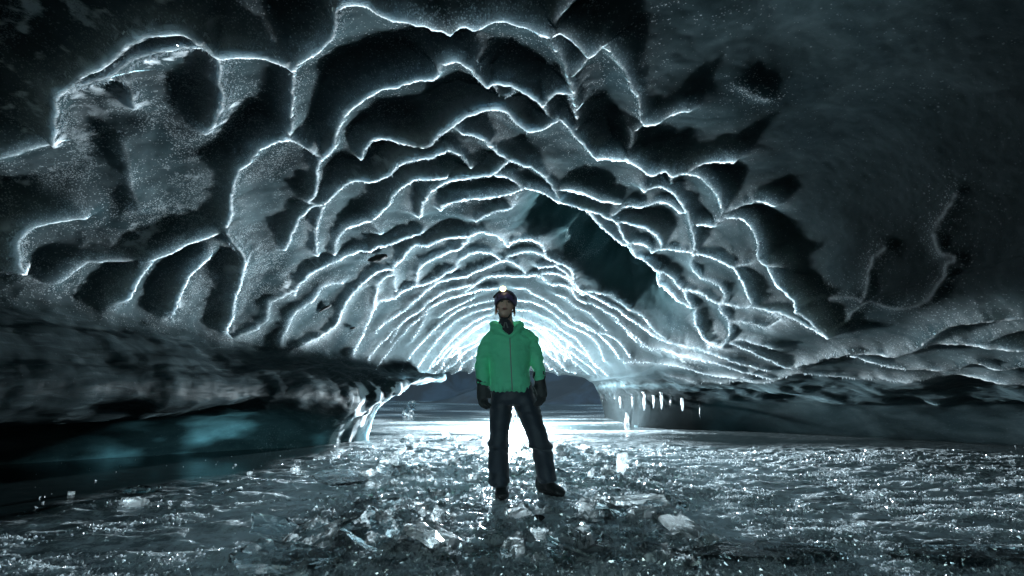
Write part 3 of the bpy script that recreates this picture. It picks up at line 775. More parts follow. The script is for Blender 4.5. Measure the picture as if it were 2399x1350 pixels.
# ------------------------------------------------------------------ ice floor
def make_floor_mat():
    t = NT('floor_ice')
    p = t.pos()
    pool = t.attr('pool'); crust = t.attr('crust')
    big = t.noise(p, 0.9, 4, 0.6)
    streaks = t.noise(t.pos((1.6, 7, 1)), 1.6, 6, 0.62, 0.5)
    mid = t.noise(p, 9, 5, 0.65)
    v1 = t.voro(p, 42); v2 = t.voro(p, 95)
    r1 = t.n('ShaderNodeSeparateColor', {'Color': v1.outputs['Color']}).outputs[0]
    r2 = t.n('ShaderNodeSeparateColor', {'Color': v2.outputs['Color']}).outputs[0]
    cover = t.math('ADD', t.math('MULTIPLY', t.ramp(big, 0.35, 0.65), 0.25), t.math('ADD', t.math('MULTIPLY', t.ramp(mid, 0.42, 0.66), 0.35), t.math('MULTIPLY', t.ramp(streaks, 0.45, 0.66), 0.25)))
    cover = t.math('MULTIPLY', cover, crust)
    g = t.math('MAXIMUM', t.ramp(t.math('SUBTRACT', cover, r1), -0.03, 0.1), t.ramp(t.math('SUBTRACT', cover, r2), -0.03, 0.1))
    fac = t.math('ADD', t.math('MULTIPLY', g, 0.36), t.math('MULTIPLY', cover, 0.62), clamp=True)
    ice = t.mix(t.ramp(mid, 0.3, 0.7), (0.034, 0.056, 0.062), (0.10, 0.14, 0.15))
    ice = t.mix(pool, ice, (0.008, 0.019, 0.021))
    col = t.mix(fac, ice, (0.72, 0.78, 0.81))
    h = t.math('ADD', t.math('MULTIPLY', mid, 0.5), t.math('ADD', t.math('MULTIPLY', streaks, 0.8), t.math('MULTIPLY', g, 0.45)))
    notpool = t.math('SUBTRACT', 1.0, t.math('MULTIPLY', pool, 0.96))
    nrm = t.bump(h, t.math('MULTIPLY', notpool, 0.75), 0.03)
    rough = t.math('ADD', 0.12, t.math('MULTIPLY', notpool, t.math('ADD', 0.13, t.math('MULTIPLY', fac, 0.25))))
    b = t.n('ShaderNodeBsdfPrincipled', {'Base Color': col, 'Roughness': rough, 'IOR': 1.31, 'Normal': nrm, 'Specular IOR Level': t.math('SUBTRACT', 1.0, t.math('MULTIPLY', pool, 0.6)),
        'Subsurface Weight': t.math('MULTIPLY', fac, 0.9, clamp=True), 'Subsurface Radius': (0.9, 1.0, 1.05), 'Subsurface Scale': 0.06})
    gl = t.n('ShaderNodeBsdfGlossy', {'Color': (0.74, 0.82, 0.86), 'Roughness': t.ramp(mid, 0.3, 0.7, 0.36, 0.66), 'Normal': nrm})
    return t.finish(t.n('ShaderNodeMixShader', {0: t.math('MULTIPLY', t.ramp(cover, 0.05, 0.6, 0.32, 0.78), notpool), 1: b, 2: gl}))


M_FLOOR = make_floor_mat()

yl = [-20.0]  # floor carried on unseen behind the camera to bounce sky light upwards
while yl[-1] < 60:
    y = yl[-1]
    if y < -3: d = 1.0
    elif y < 1.2: d = 0.10
    elif y < 18: d = max(0.0013 * y * y, 0.0065)
    else: d = 1.5
    yl.append(y + d)
FY = np.array(yl)
tc = np.concatenate([np.linspace(-3.4, -1.22, 60)[:-1], np.linspace(-1.22, 1.22, 900), np.linspace(1.22, 3.4, 60)[1:]])
FX = tc[None, :] * (np.maximum(np.abs(FY), 2.0)[:, None] + 0.1)
nfy, nfx = FX.shape
FP = np.zeros((nfy, nfx, 3)); FP[:, :, 0] = FX; FP[:, :, 1] = FY[:, None]
FPf = FP.reshape(-1, 3)


def fpoly(pts):
    return [(at_floor(*q).x, at_floor(*q).y) for q in pts]


def soft_poly(poly, soft, X=None, Y=None):
    X = FPf[:, 0] if X is None else X
    Y = FPf[:, 1] if Y is None else Y
    d = polydist(X, Y, poly)
    s = np.where(inpoly(X, Y, poly), d, -d)
    return smoothstep(-soft, soft, s)


# smooth dark ice on the left and under the right undercut
POOL_L = fpoly([(-600,1075),(0,1075),(450,1058),(800,1042),(850,1040),(770,1062),(680,1085),(560,1112),(400,1142),(200,1182),(0,1222),(-500,1330)])
POOL_R = fpoly([(1500,1003),(1700,1008),(2000,1020),(2399,1040),(3000,1060),(3000,1120),(2399,1068),(2150,1050),(1900,1038),(1700,1022)])
POOL_F = fpoly([(880,1020),(900,985),(905,940),(1000,936),(1120,945),(1080,975),(1000,1000),(930,1022)])
POOL_F2 = fpoly([(1080,985),(1180,978),(1290,985),(1300,1010),(1200,1022),(1100,1015)])
# warp the outlines
wx = FPf[:, 0] + fbm(FPf, 1.5, 3, 200) * 0.15; wy = FPf[:, 1] + fbm(FPf, 1.5, 3, 210) * 0.15
pool = np.maximum.reduce([soft_poly(POOL_L, 0.28, wx, wy), 0.9 * soft_poly(POOL_R, 0.10, wx, wy), 0.15 * soft_poly(POOL_F, 0.12, wx, wy), 0.55 * soft_poly(POOL_F2, 0.10, wx, wy)])
RUB = fpoly([(760,1045),(900,1020),(1100,1010),(1330,1010),(1480,1060),(1560,1110),(1590,1150),(1640,1200),(1700,1290),(1800,1420),(500,1420),(640,1290),(760,1200),(800,1130)])
pool = np.maximum(pool, smoothstep(6.6, 7.8, wy) * np.clip(.8 + .5 * fbm(FPf * np.array([.6, 1.6, 1]), .9, 3, 260), .35, .97))
rub = soft_poly(RUB, 0.18, wx, wy)
RIGHT = smoothstep(0.8, 1.6, FPf[:, 0])
h = fbm(FPf, 1.1, 3, 220) * 0.014
h += fbm(FPf * np.array([1, 2.0, 1]), 5, 3, 230) * 0.016
h += np.abs(fbm(FPf, 16, 3, 240)) * 0.006 * (0.35 + 0.65 * np.maximum(RIGHT, rub))
h += rub * (np.abs(fbm(FPf, 5, 3, 250)) * 0.016 + 0.003)
h *= (1 - 0.97 * pool)
far = smoothstep(16, 12, FPf[:, 1])
for bx, by in ((1177, 1165), (1300, 1158)):
    q = at_floor(bx, by)
    dfoot = np.hypot(FPf[:, 0] - q.x, (FPf[:, 1] - q.y - .08) * .8)
    wf_ = smoothstep(.30, .16, dfoot)
    h = h * (1 - wf_) + .022 * wf_
h *= 0.3 + 0.7 * far
FPf2 = FPf.copy(); FPf2[:, 2] = h
crust = (1 - pool) * (0.85 + 0.35 * RIGHT + 0.5 * rub) * (0.55 + 0.45 * far)
for bx, by, R_ in ((760, 1140, 1.0), (900, 1080, .9), (1480, 1075, 1.2), (1900, 1110, 1.2), (1000, 1250, .5), (700, 1270, .5), (1350, 1300, .4), (2250, 1230, .8)):
    q = at_floor(bx, by)
    crust = crust + (1 - pool) * .55 * np.exp(-((FPf[:, 0] - q.x) ** 2 + (FPf[:, 1] - q.y) ** 2) / R_ ** 2)
left_dim = smoothstep(-2.6, -0.9, FPf[:, 0])
crust *= 0.65 + 0.35 * left_dim
idf = np.arange(nfy * nfx).reshape(nfy, nfx)
QF = np.stack([idf[:-1, :-1], idf[:-1, 1:], idf[1:, 1:], idf[1:, :-1]], -1).reshape(-1, 4)
floor = structure(fast_mesh('cave_floor', FPf2, QF, M_FLOOR, True, {'pool': pool, 'crust': crust}))
# height lookup
FKD = BVHTree.FromPolygons([tuple(v) for v in FPf2[::1]], [tuple(q) for q in QF[::1]]) if False else None


def floor_z(x, y):
    j = int(np.clip(np.searchsorted(FY, y), 1, nfy - 1))
    row = FX[j]
    i = int(np.clip(np.searchsorted(row, x), 1, nfx - 1))
    return float(FPf2[j * nfx + i, 2])


def floor_attr(arr, x, y):
    j = int(np.clip(np.searchsorted(FY, y), 1, nfy - 1))
    i = int(np.clip(np.searchsorted(FX[j], x), 1, nfx - 1))
    return float(arr[j * nfx + i])


# ------------------------------------------------------------------ hillside beyond the mouth of the cave
hx = np.linspace(-60, 60, 90); hy = np.linspace(24, 60, 60)
HX, HY = np.meshgrid(hx, hy)
HP = np.stack([HX.ravel(), HY.ravel(), np.zeros(HX.size)], -1)
HP[:, 2] = (HP[:, 1] - 26) * 0.55 + fbm(HP, 0.16, 5, 300) * 1.6 + fbm(HP, 0.7, 3, 305) * .5
idh = np.arange(HX.size).reshape(HX.shape)
QH = np.stack([idh[:-1, :-1], idh[:-1, 1:], idh[1:, 1:], idh[1:, :-1]], -1).reshape(-1, 4)
hm = NT('hill_rock')
hp = hm.pos()
hcol = hm.mix(hm.ramp(hm.noise(hp, 0.35, 8, 0.65), 0.45, 0.6), (0.002, 0.005, 0.010), (0.008, 0.017, 0.030))
M_HILL = hm.finish(hm.n('ShaderNodeBsdfPrincipled', {'Base Color': hcol, 'Roughness': 0.9}))
structure(fast_mesh('hills', HP, QH, M_HILL, True))
# ------------------------------------------------------------------ broken ice on the floor
def make_shard_mat(name, cloud=0.5, tint=(0.80, 0.88, 0.91), rough=0.14):
    t = NT(name)
    p = t.pos()
    n1 = t.noise(p, 11, 5, 0.6); n2 = t.noise(p, 45, 3, 0.6)
    nrm = t.bump(t.math('ADD', n1, t.math('MULTIPLY', n2, 0.4)), 0.35, 0.008)
    tr = t.n('ShaderNodeBsdfTranslucent', {'Color': tint, 'Normal': nrm})
    df = t.n('ShaderNodeBsdfDiffuse', {'Color': tint, 'Normal': nrm})
    fr = t.n('ShaderNodeMixShader', {0: 0.15, 1: tr, 2: df})
    rf = t.n('ShaderNodeBsdfRefraction', {'Color': (0.86, 0.94, 0.96), 'Roughness': rough + 0.06, 'IOR': 1.31, 'Normal': nrm})
    cl = t.ramp(t.math('ADD', t.math('MULTIPLY', n1, 0.7), t.math('MULTIPLY', n2, 0.3)), 0.62 - cloud * 0.4, 0.80 - cloud * 0.4)
    body = t.n('ShaderNodeMixShader', {0: t.math('MULTIPLY', cl, 0.85), 1: rf, 2: fr})
    gl = t.n('ShaderNodeBsdfGlossy', {'Color': (1, 1, 1), 'Roughness': rough, 'Normal': nrm})
    fz = t.n('ShaderNodeFresnel', {'IOR': 1.35, 'Normal': nrm})
    return t.finish(t.n('ShaderNodeMixShader', {0: fz, 1: body, 2: gl}))


M_SHARD = make_shard_mat('shard_ice', 0.30, (0.9, 0.95, 0.97), 0.10)
M_CLEAR = make_shard_mat('clear_ice', 0.12, (0.5, 0.58, 0.61), 0.10)
M_WHITE = make_shard_mat('white_ice', 0.65, (0.9, 0.95, 0.97), 0.12)


def plate_mesh(rnd, sx, sy, th, n=7, jag=0.25, rough_top=0.15):
    """an irregular broken plate of ice, bottom at z = 0"""
    angs = sorted(rnd.uniform(0, 2 * math.pi) for _ in range(n))
    # spread the corners so that no gap is too wide
    angs = [a * 0.45 + (i / n * 2 * math.pi) * 0.55 for i, a in enumerate(angs)]
    out = []
    for i in range(n):
        a0, a1 = angs[i], angs[(i + 1) % n] + (2 * math.pi if i == n - 1 else 0)
        r0 = 1 + rnd.uniform(-jag, jag)
        out.append((math.cos(a0) * r0, math.sin(a0) * r0))
    pts = []
    for i in range(n):
        a = out[i]; b = out[(i + 1) % n]
        for t in (0, 0.37, 0.7):
            j = 0 if t == 0 else 0.05
            pts.append(((a[0] + (b[0] - a[0]) * t + rnd.uniform(-j, j)) * sx, (a[1] + (b[1] - a[1]) * t + rnd.uniform(-j, j)) * sy))
    bm = bmesh.new()
    m = len(pts)
    bot = [bm.verts.new((x * rnd.uniform(0.9, 1.0), y * rnd.uniform(0.9, 1.0), rnd.uniform(0, 0.15) * th)) for x, y in pts]
    mid = [bm.verts.new((x * rnd.uniform(0.98, 1.05), y * rnd.uniform(0.98, 1.05), th * rnd.uniform(0.4, 0.6))) for x, y in pts]
    top = [bm.verts.new((x * rnd.uniform(0.88, 0.99), y * rnd.uniform(0.88, 0.99), th * (1 + rnd.uniform(-rough_top, rough_top)))) for x, y in pts]
    cen = bm.verts.new((rnd.uniform(-.2, .2) * sx, rnd.uniform(-.2, .2) * sy, th * (1 + rnd.uniform(-rough_top, rough_top))))
    cb = bm.verts.new((0, 0, 0))
    for i in range(m):
        j = (i + 1) % m
        bm.faces.new((bot[i], bot[j], mid[j], mid[i]))
        bm.faces.new((mid[i], mid[j], top[j], top[i]))
        bm.faces.new((top[i], top[j], cen))
        bm.faces.new((bot[j], bot[i], cb))
    bmesh.ops.recalc_face_normals(bm, faces=bm.faces)
    me = bpy.data.meshes.new('ice_plate')
    bm.to_mesh(me); bm.free()
    return me


RND = random.Random(5)


def put(name, me, loc, rot, label, cat, mat=None, group=None):
    o = bpy.data.objects.new(name, me)
    COL.objects.link(o)
    o.location = loc; o.rotation_euler = rot
    if mat and not me.materials:
        me.materials.append(mat)
    tag(o, label, cat, group)
    return o


def settle(o, sink=0.25, thick=0.03):
    """rest a tilted piece on the floor: lowest corner a little below the surface"""
    bpy.context.view_layer.update() if False else None
    R = o.rotation_euler.to_matrix()
    zs = [(R @ v.co).z * o.scale.z for v in o.data.vertices]
    o.location.z = floor_z(o.location.x, o.location.y) - min(zs) - sink * thick


def big(px, py, sx, sy, th, rot, label, mat, n=7, jag=.25, sink=.3, cat='ice plate', name='ice_plate'):
    p = at_floor(px, py)
    o = put(name, plate_mesh(RND, sx, sy, th, n, jag), (p.x, p.y, 0), [math.radians(a) for a in rot], label, cat, mat)
    settle(o, sink, th)
    return o


# pieces one can point at in the photo
big(338, 1155, .135, .07, .045, (0, 0, 8), 'dim flat ice plate on the dark smooth ice, farther of the stacked-looking pair at left', M_CLEAR, 7, .2, .05)
big(316, 1180, .115, .05, .055, (0, 0, -4), 'bright edged ice block on the left floor, nearer of the pair of plates', M_WHITE, 6, .15, .05)
big(530, 1155, .11, .055, .032, (3, -4, 20), 'low wedge of clear ice with a bright white near edge, alone on the left floor', M_SHARD, 6, .3, .05)
big(585, 1112, .028, .022, .03, (10, 0, 30), 'single small bright ice cube on the dark ice right of the lone wedge', M_WHITE, 6, .2, .0, 'ice chunk', 'ice_chunk')
big(688, 1110, .06, .03, .045, (0, 15, 30), 'white ice chunk standing at the edge of the bright crust left of the person', M_WHITE, 6, .3, .1, 'ice chunk', 'ice_chunk')
big(165, 1160, .03, .025, .025, (0, 0, 0), 'tiny ice bit lying far left on the black smooth ice', M_WHITE, 6, .2, .0, 'ice chunk', 'ice_chunk')
big(1460, 1123, .055, .16, .028, (78, 8, -32), 'blazing white upright ice splinter right of the person, the brightest on the floor', M_WHITE, 5, .3, .6)
big(1385, 1128, .03, .06, .012, (58, 12, -48), 'leaning bright ice flake between the right boot and the upright splinter', M_WHITE, 6, .3, .3)
big(1132, 1046, .045, .08, .015, (62, 5, 30), 'small pointed bright flake leaning left of the knees', M_WHITE, 5, .3, .3)
big(800, 1135, .22, .20, .03, (10, 4, 25), 'wide grey ice slab sloping left of the person beside the frosty crust', M_SHARD, 7, .25, .2)
big(715, 1300, .17, .11, .035, (26, -14, 15), 'large frosted ice plate tipped up at the lower left, biggest in the rubble', M_SHARD, 8, .25, .2)
big(650, 1258, .22, .10, .03, (16, 10, -18), 'long dark clear ice plate propped behind the large frosted plate at lower left', M_CLEAR, 7, .3, .2)
big(900, 1225, .15, .09, .03, (26, -18, 40), 'clear tilted ice plate in front and left of the left boot', M_SHARD, 7, .3, .2)
big(870, 1290, .16, .11, .04, (32, 16, -10), 'thick cracked ice plate leaning against the rubble below the left boot', M_SHARD, 7, .3, .2)
big(1010, 1290, .15, .09, .05, (20, 12, 60), 'crumbled white ice block at the bottom, left of the black stone', M_WHITE, 8, .3, .2)
big(1500, 1190, .24, .07, .03, (9, -8, -22), 'long low ridge of snowy ice running up right from the right boot', M_WHITE, 9, .3, .3)
big(1790, 1305, .42, .12, .05, (2, 1, 3), 'broad dark smooth ice slab lying flat at the bottom right, left of two', M_CLEAR, 9, .2, .4, 'ice slab', 'ice_slab')
big(2240, 1310, .40, .12, .05, (2, -1, -4), 'broad dark smooth ice slab at the bottom right corner, right of two', M_CLEAR, 9, .2, .4, 'ice slab', 'ice_slab')
big(640, 1345, .28, .10, .04, (14, 8, 12), 'frosted ice plate cut by the bottom edge at the lower left', M_SHARD, 8, .3, .2)

# many alike shards: build a few shapes, copy them over the rubble
FEET = [(at_floor(1177, 1170).x, at_floor(1177, 1170).y), (at_floor(1300, 1163).x, at_floor(1300, 1163).y)]
protos = []
for k in range(14):
    s = RND.uniform(0.55, 0.95)
    me = plate_mesh(RND, 0.10 * s, RND.uniform(0.05, 0.09) * s, RND.uniform(0.016, 0.045), RND.randint(5, 8), .32, .3)
    me.materials.append(RND.choice([M_SHARD, M_WHITE, M_WHITE, M_SHARD, M_WHITE]))
    protos.append(me)


def scatter(poly, count, smin, smax, label, group, tilt=14):
    P = np.array(fpoly(poly))
    lo, hi = P.min(0), P.max(0)
    k = 0
    while k < count:
        # even in the picture: more of them near the camera per square metre
        x = RND.uniform(lo[0], hi[0]); y = RND.uniform(lo[1], hi[1])
        if not inpoly(np.array([x]), np.array([y]), P)[0]:
            continue
        if any(abs(x - fx_) < .19 and -.50 < y - fy_ < .34 for fx_, fy_ in FEET):
            continue
        if RND.random() > (lo[1] / y) ** 1.5:
            continue
        s = RND.uniform(smin, smax) * (0.6 + 0.4 * y / 4)
        o = put('ice_shard', RND.choice(protos), (x, y, 0), (math.radians(RND.gauss(0, tilt) + 8), math.radians(RND.gauss(0, tilt * .7)), RND.uniform(0, 6.28)), label, 'ice shard', None, group)
        o.scale = (s, s, s * RND.uniform(.7, 1.3))
        settle(o, .5, .03 * s)
        k += 1


scatter([(900,1030),(1140,1022),(1140,1100),(1120,1170),(860,1170),(800,1110)], 46, .5, 1.25, 'jagged clear ice shard in the rubble left of the legs', 'ice shards left of the legs')
scatter([(1215,1030),(1250,1030),(1262,1160),(1205,1160)], 12, .4, .8, 'broken ice shard on the floor between the two legs', 'ice shards between the legs')
scatter([(1300,1030),(1440,1045),(1540,1110),(1560,1160),(1340,1165),(1310,1100)], 44, .5, 1.25, 'jagged clear ice shard in the rubble right of the legs', 'ice shards right of the legs')
scatter([(820,1180),(1150,1185),(1150,1345),(660,1345)], 64, .5, 1.5, 'crumbled ice shard in the near rubble below the left boot', 'ice shards in the near left rubble')
scatter([(1155,1185),(1560,1185),(1680,1270),(1700,1345),(1155,1345)], 70, .5, 1.4, 'crumbled ice shard in the near rubble below the right boot', 'ice shards in the near right rubble')

# the black stone
def stone_mesh(seed, n=2, flat=(1, 1, .7)):
    bm = bmesh.new()
    bmesh.ops.create_icosphere(bm, subdivisions=n + 1, radius=1)
    for v in bm.verts:
        c = np.array([v.co])
        k = 1 + 0.35 * float(fbm(c, 1.1, 3, seed)[0])
        v.co = Vector((v.co.x * k * flat[0], v.co.y * k * flat[1], v.co.z * k * flat[2]))
    me = bpy.data.meshes.new('stone'); bm.to_mesh(me); bm.free()
    return me


M_STONE = simple('black_stone', (0.010, 0.010, 0.011), 0.85, bump_scale=30, bump_dist=.01)
M_GRIT_HOLE = simple('ice_dirt_and_hole', (0.008, 0.009, 0.010), 0.8, bump_scale=20, bump_dist=.01)
p = at_floor(1262, 1224)
o = put('stone', stone_mesh(3), (p.x, p.y, floor_z(p.x, p.y) + .015), (0, 0, .4), 'small black stone lying in the ice rubble below the boots', 'stone', M_STONE)
o.scale = (.034, .026, .03)
for (px, py, sx, sz, rz, lab) in [
    (884, 605, .12, .075, -.25, 'dark oval lump standing in for a hole in the ceiling above the third ridge tier, left of centre'),  # dark lump added in place of the hole's shaded depth
    (762, 722, .10, .03, -.5, 'thin dark streak of grit frozen into the left vault above the ledge'),
    (826, 769, .05, .025, -.1, 'small dark grit lump frozen low in the left vault')]:
    hp_ = on_shell(px, py)
    r_ = ray(px, py)
    o = put('stone', stone_mesh(int(px)), hp_ + r_ * .02, (0.3, rz, 0), lab, 'stone', M_GRIT_HOLE)
    o.scale = (sx, .06, sz)

# crumbs of ice: nobody could count them
def crumbs():
    V = []; Q = []
    n = 0
    B = np.array([(1,1,1),(-1,-1,1),(-1,1,-1),(1,-1,-1)], float) / 1.7
    F4 = [(0,1,2),(0,3,1),(0,2,3),(1,3,2)]
    NT_ = 420000
    px = rng.uniform(-250, 2650, NT_); py = 1010 + 420 * rng.random(NT_) ** 0.9
    a_ = (px - 1199.5) / F; b_ = -(py - 675.0) / F
    dx, dy, dz = a_, CP - b_ * SP, SP + b_ * CP
    k = -CAMZ / dz
    X = dx * k; Y = dy * k
    ok = (dz < 0) & (Y < 11) & (Y > 0)
    X, Y = X[ok], Y[ok]
    j = np.clip(np.searchsorted(FY, Y), 1, nfy - 1)
    # column from the row's own spacing
    tt = X / (np.maximum(np.abs(FY[j]), 2.0) + 0.1)
    i = np.clip(np.searchsorted(tc, tt), 1, nfx - 1)
    vi = j * nfx + i
    po = pool[vi]; rb = rub[vi]; Z = FPf2[vi, 2]
    Pn = np.stack([X, Y * 1.8, X * 0], -1)
    crv = crust[vi]
    patch = np.clip((0.5 + 0.5 * fbm(Pn, 1.7, 3, 400) - 0.25) * 1.9 * (0.55 + 0.45 * crv), 0.05, 1.5)
    right = np.clip((X + 2.2) / 2.6, 0.30, 1)
    keep = rng.random(len(X)) < (1 - po) ** 3 * (patch ** 2.6 * right * (1 - .55 * rb) + rb * .22) * 0.72 + 0.0015
    X, Y, Z, rb = X[keep], Y[keep], Z[keep], rb[keep]
    n = len(X)
    s = (0.0030 + 0.0085 * rng.random(n) ** 3.5) * (0.55 + 0.14 * Y) * (1 + .9 * rb * rng.random(n))
    M = np.linalg.qr(rng.normal(0, 1, (n, 3, 3)))[0]
    Bs = B[None] * np.stack([np.ones(n), rng.uniform(.5, 1, n), rng.uniform(.1, .4, n)], -1)[:, None, :]
    T = np.einsum('nij,nkj->nik', Bs, M) * (s * 1.4)[:, None, None]
    T += np.stack([X, Y, Z + s * 0.45], -1)[:, None, :]
    V = T.reshape(-1, 3)
    Q = (np.arange(n) * 4)[:, None, None] + np.array(F4)[None]
    Q = Q.reshape(-1, 3)
    print('CRUMBS', n)
    o = fast_mesh('ice_crumbs', V, Q, M_CRUMB, False)
    tag(o, 'glittering crumbs of crushed ice strewn over the frosty cave floor', 'ice crumbs', kind='stuff')


def make_crumb():
    t = NT('crumb_ice')
    a = t.n('ShaderNodeBsdfTranslucent', {'Color': (0.85, 0.92, 0.95)})
    d = t.n('ShaderNodeBsdfDiffuse', {'Color': (0.6, 0.66, 0.7)})
    g = t.n('ShaderNodeBsdfGlossy', {'Color': (1, 1, 1), 'Roughness': 0.2})
    m = t.n('ShaderNodeMixShader', {0: 0.3, 1: a, 2: d})
    return t.finish(t.n('ShaderNodeMixShader', {0: 0.35, 1: m, 2: g}))


M_CRUMB = make_crumb()
crumbs()
# ------------------------------------------------------------------ the person
PD = 3.93                                   # distance of the figure from the camera (m, along +y)
PS = at_depth(1200, 1100, PD)
PX = lambda px, py, dy=0.0: at_depth(px, py, PD + dy)
MPP = (at_depth(1300, 900, PD) - at_depth(1200, 900, PD)).x / 100.0     # metres per photo pixel


def tube(bm, rings, n=20, cap0=True, cap1=True):
    """loft: rings of (centre, axis-u vector, axis-v vector); returns nothing"""
    loops = []
    for c, u, v in rings:
        loops.append([bm.verts.new(c + u * math.cos(2*math.pi*i/n) + v * math.sin(2*math.pi*i/n)) for i in range(n)])
    for a, b in zip(loops[:-1], loops[1:]):
        for i in range(n):
            j = (i + 1) % n
            bm.faces.new((a[i], a[j], b[j], b[i]))
    if cap0: bm.faces.new(loops[0][::-1])
    if cap1: bm.faces.new(loops[-1])


def limb(bm, pts, n=18, flat=1.0, up=None):
    """tube along points (Vector, radius_across, radius_depth)"""
    rings = []
    m = len(pts)
    for i in range(m):
        p = pts[i][0]
        d = (pts[min(i + 1, m - 1)][0] - pts[max(i - 1, 0)][0]).normalized()
        fwd = Vector((0, 1, 0))
        u = d.cross(fwd).normalized()
        v = u.cross(d).normalized()
        rings.append((p, u * pts[i][1], v * pts[i][2]))
    tube(bm, rings, n)


def ball(bm, c, rx, ry, rz, sub=3, rot=None):
    r = bmesh.ops.create_icosphere(bm, subdivisions=sub, radius=1)
    for v in r['verts']:
        q = Vector((v.co.x * rx, v.co.y * ry, v.co.z * rz))
        if rot: q = rot @ q
        v.co = c + q


def remesh_obj(name, bm, voxel, mat, parent, smooth_it=6, wrinkle=None):
    bmesh.ops.recalc_face_normals(bm, faces=bm.faces)
    me = bpy.data.meshes.new(name)
    bm.to_mesh(me); bm.free()
    o = bpy.data.objects.new(name, me)
    COL.objects.link(o)
    md = o.modifiers.new('r', 'REMESH'); md.mode = 'VOXEL'; md.voxel_size = voxel
    if smooth_it:
        ms = o.modifiers.new('s', 'SMOOTH'); ms.iterations = smooth_it; ms.factor = 0.5
    dg = bpy.context.evaluated_depsgraph_get()
    me2 = bpy.data.meshes.new_from_object(o.evaluated_get(dg))
    o.modifiers.clear()
    o.data = me2
    me2.name = name
    if wrinkle:
        n = len(me2.vertices)
        co = np.empty(n * 3, np.float32); me2.vertices.foreach_get('co', co); co = co.reshape(-1, 3).astype(float)
        no = np.empty(n * 3, np.float32); me2.vertices.foreach_get('normal', no); no = no.reshape(-1, 3).astype(float)
        co = co + no * wrinkle(co, no)[:, None]
        me2.vertices.foreach_set('co', co.astype(np.float32).ravel())
        me2.update()
    me2.polygons.foreach_set('use_smooth', [True] * len(me2.polygons))
    me2.materials.clear(); me2.materials.append(mat)
    if parent:
        o.parent = parent
        o.matrix_parent_inverse = parent.matrix_world.inverted()
    return o


def meshobj(name, bm, mat, parent, smooth=True, lvl=0):
    bmesh.ops.recalc_face_normals(bm, faces=bm.faces)
    me = bpy.data.meshes.new(name); bm.to_mesh(me); bm.free()
    if smooth: me.polygons.foreach_set('use_smooth', [True] * len(me.polygons))
    me.materials.append(mat)
    o = bpy.data.objects.new(name, me); COL.objects.link(o)
    if parent:
        o.parent = parent
        o.matrix_parent_inverse = parent.matrix_world.inverted()
    if lvl:
        md = o.modifiers.new('s', 'SUBSURF'); md.levels = lvl; md.render_levels = lvl
    return o


def cloth_mat(name, col, rough=0.7, tr=0.0, weave=220, sheen=0.2):
    t = NT(name)
    p = t.pos()
    nz = t.noise(p, 7, 4)
    c = t.mix(nz, tuple(x * .86 for x in col), tuple(min(1, x * 1.12) for x in col))
    n1 = t.noise(t.pos((1, 1, 1)), 26, 4, 0.6); n2 = t.noise(p, weave, 2)
    nrm = t.bump(t.math('ADD', n1, t.math('MULTIPLY', n2, 0.12)), 0.45, 0.010)
    b = t.n('ShaderNodeBsdfPrincipled', {'Base Color': c, 'Roughness': rough, 'Normal': nrm, 'Sheen Weight': sheen})
    if tr:
        tl = t.n('ShaderNodeBsdfTranslucent', {'Color': c, 'Normal': nrm})
        b = t.n('ShaderNodeMixShader', {0: tr, 1: b, 2: tl})
    return t.finish(b)


M_JACKET = cloth_mat('green_jacket', (0.155, 0.76, 0.465), 0.65, 0.22)
M_TROUSER = cloth_mat('navy_trousers', (0.009, 0.019, 0.034), 0.6)
M_GLOVE = cloth_mat('black_glove', (0.010, 0.014, 0.018), 0.65)
M_BOOT = cloth_mat('black_boot', (0.014, 0.017, 0.020), 0.45, 0, 90, 0)
M_GAITER = cloth_mat('dark_gaiter', (0.022, 0.026, 0.038), 0.8)
M_SKIN = simple('skin', (0.58, 0.38, 0.32), 0.5, var=0.06, **{'Subsurface Weight': 0.15, 'Subsurface Scale': 0.008, 'Subsurface Radius': (1, .35, .2)})
M_HELMET = simple('purple_helmet', (0.085, 0.060, 0.150), 0.32, var=.08)
M_STRAP = simple('black_strap', (0.012, 0.012, 0.014), 0.6)
M_HAIR = simple('auburn_hair', (0.22, 0.085, 0.030), 0.5, bump_scale=120, bump_dist=.002)
M_ZIP = simple('zip_grey', (0.22, 0.27, 0.25), 0.5)
M_LIP = simple('lips', (0.32, 0.13, 0.12), 0.45)
M_EYE = simple('eye_white', (0.16, 0.14, 0.14), 0.25)
M_IRIS = simple('iris', (0.02, 0.03, 0.035), 0.2)
M_BROW = simple('eyebrow', (0.09, 0.045, 0.03), 0.7)
M_BUCKLE = simple('buckle_grey', (0.16, 0.18, 0.18), 0.5)

fl = min(at_floor(1177, 1170).z, 0)
person = bpy.data.objects.new('person', None); COL.objects.link(person)
person.location = (PX(1200, 1160).x, PD, 0)
tag(person, 'person in a green hooded jacket, dark trousers and purple helmet standing in the ice cave', 'person')
bpy.context.view_layer.update()

m_ = MPP
# ---------- body: one continuous surface under the clothes
bm = bmesh.new()
hc = PX(1184, 716)                           # middle of the head
R_h = Matrix.Rotation(math.radians(-7), 3, 'X') @ Matrix.Rotation(math.radians(4), 3, 'Y')


def head_pt(x, y, z):                        # head space: x right, -y towards the camera, z up
    return hc + R_h @ Vector((x, y, z))


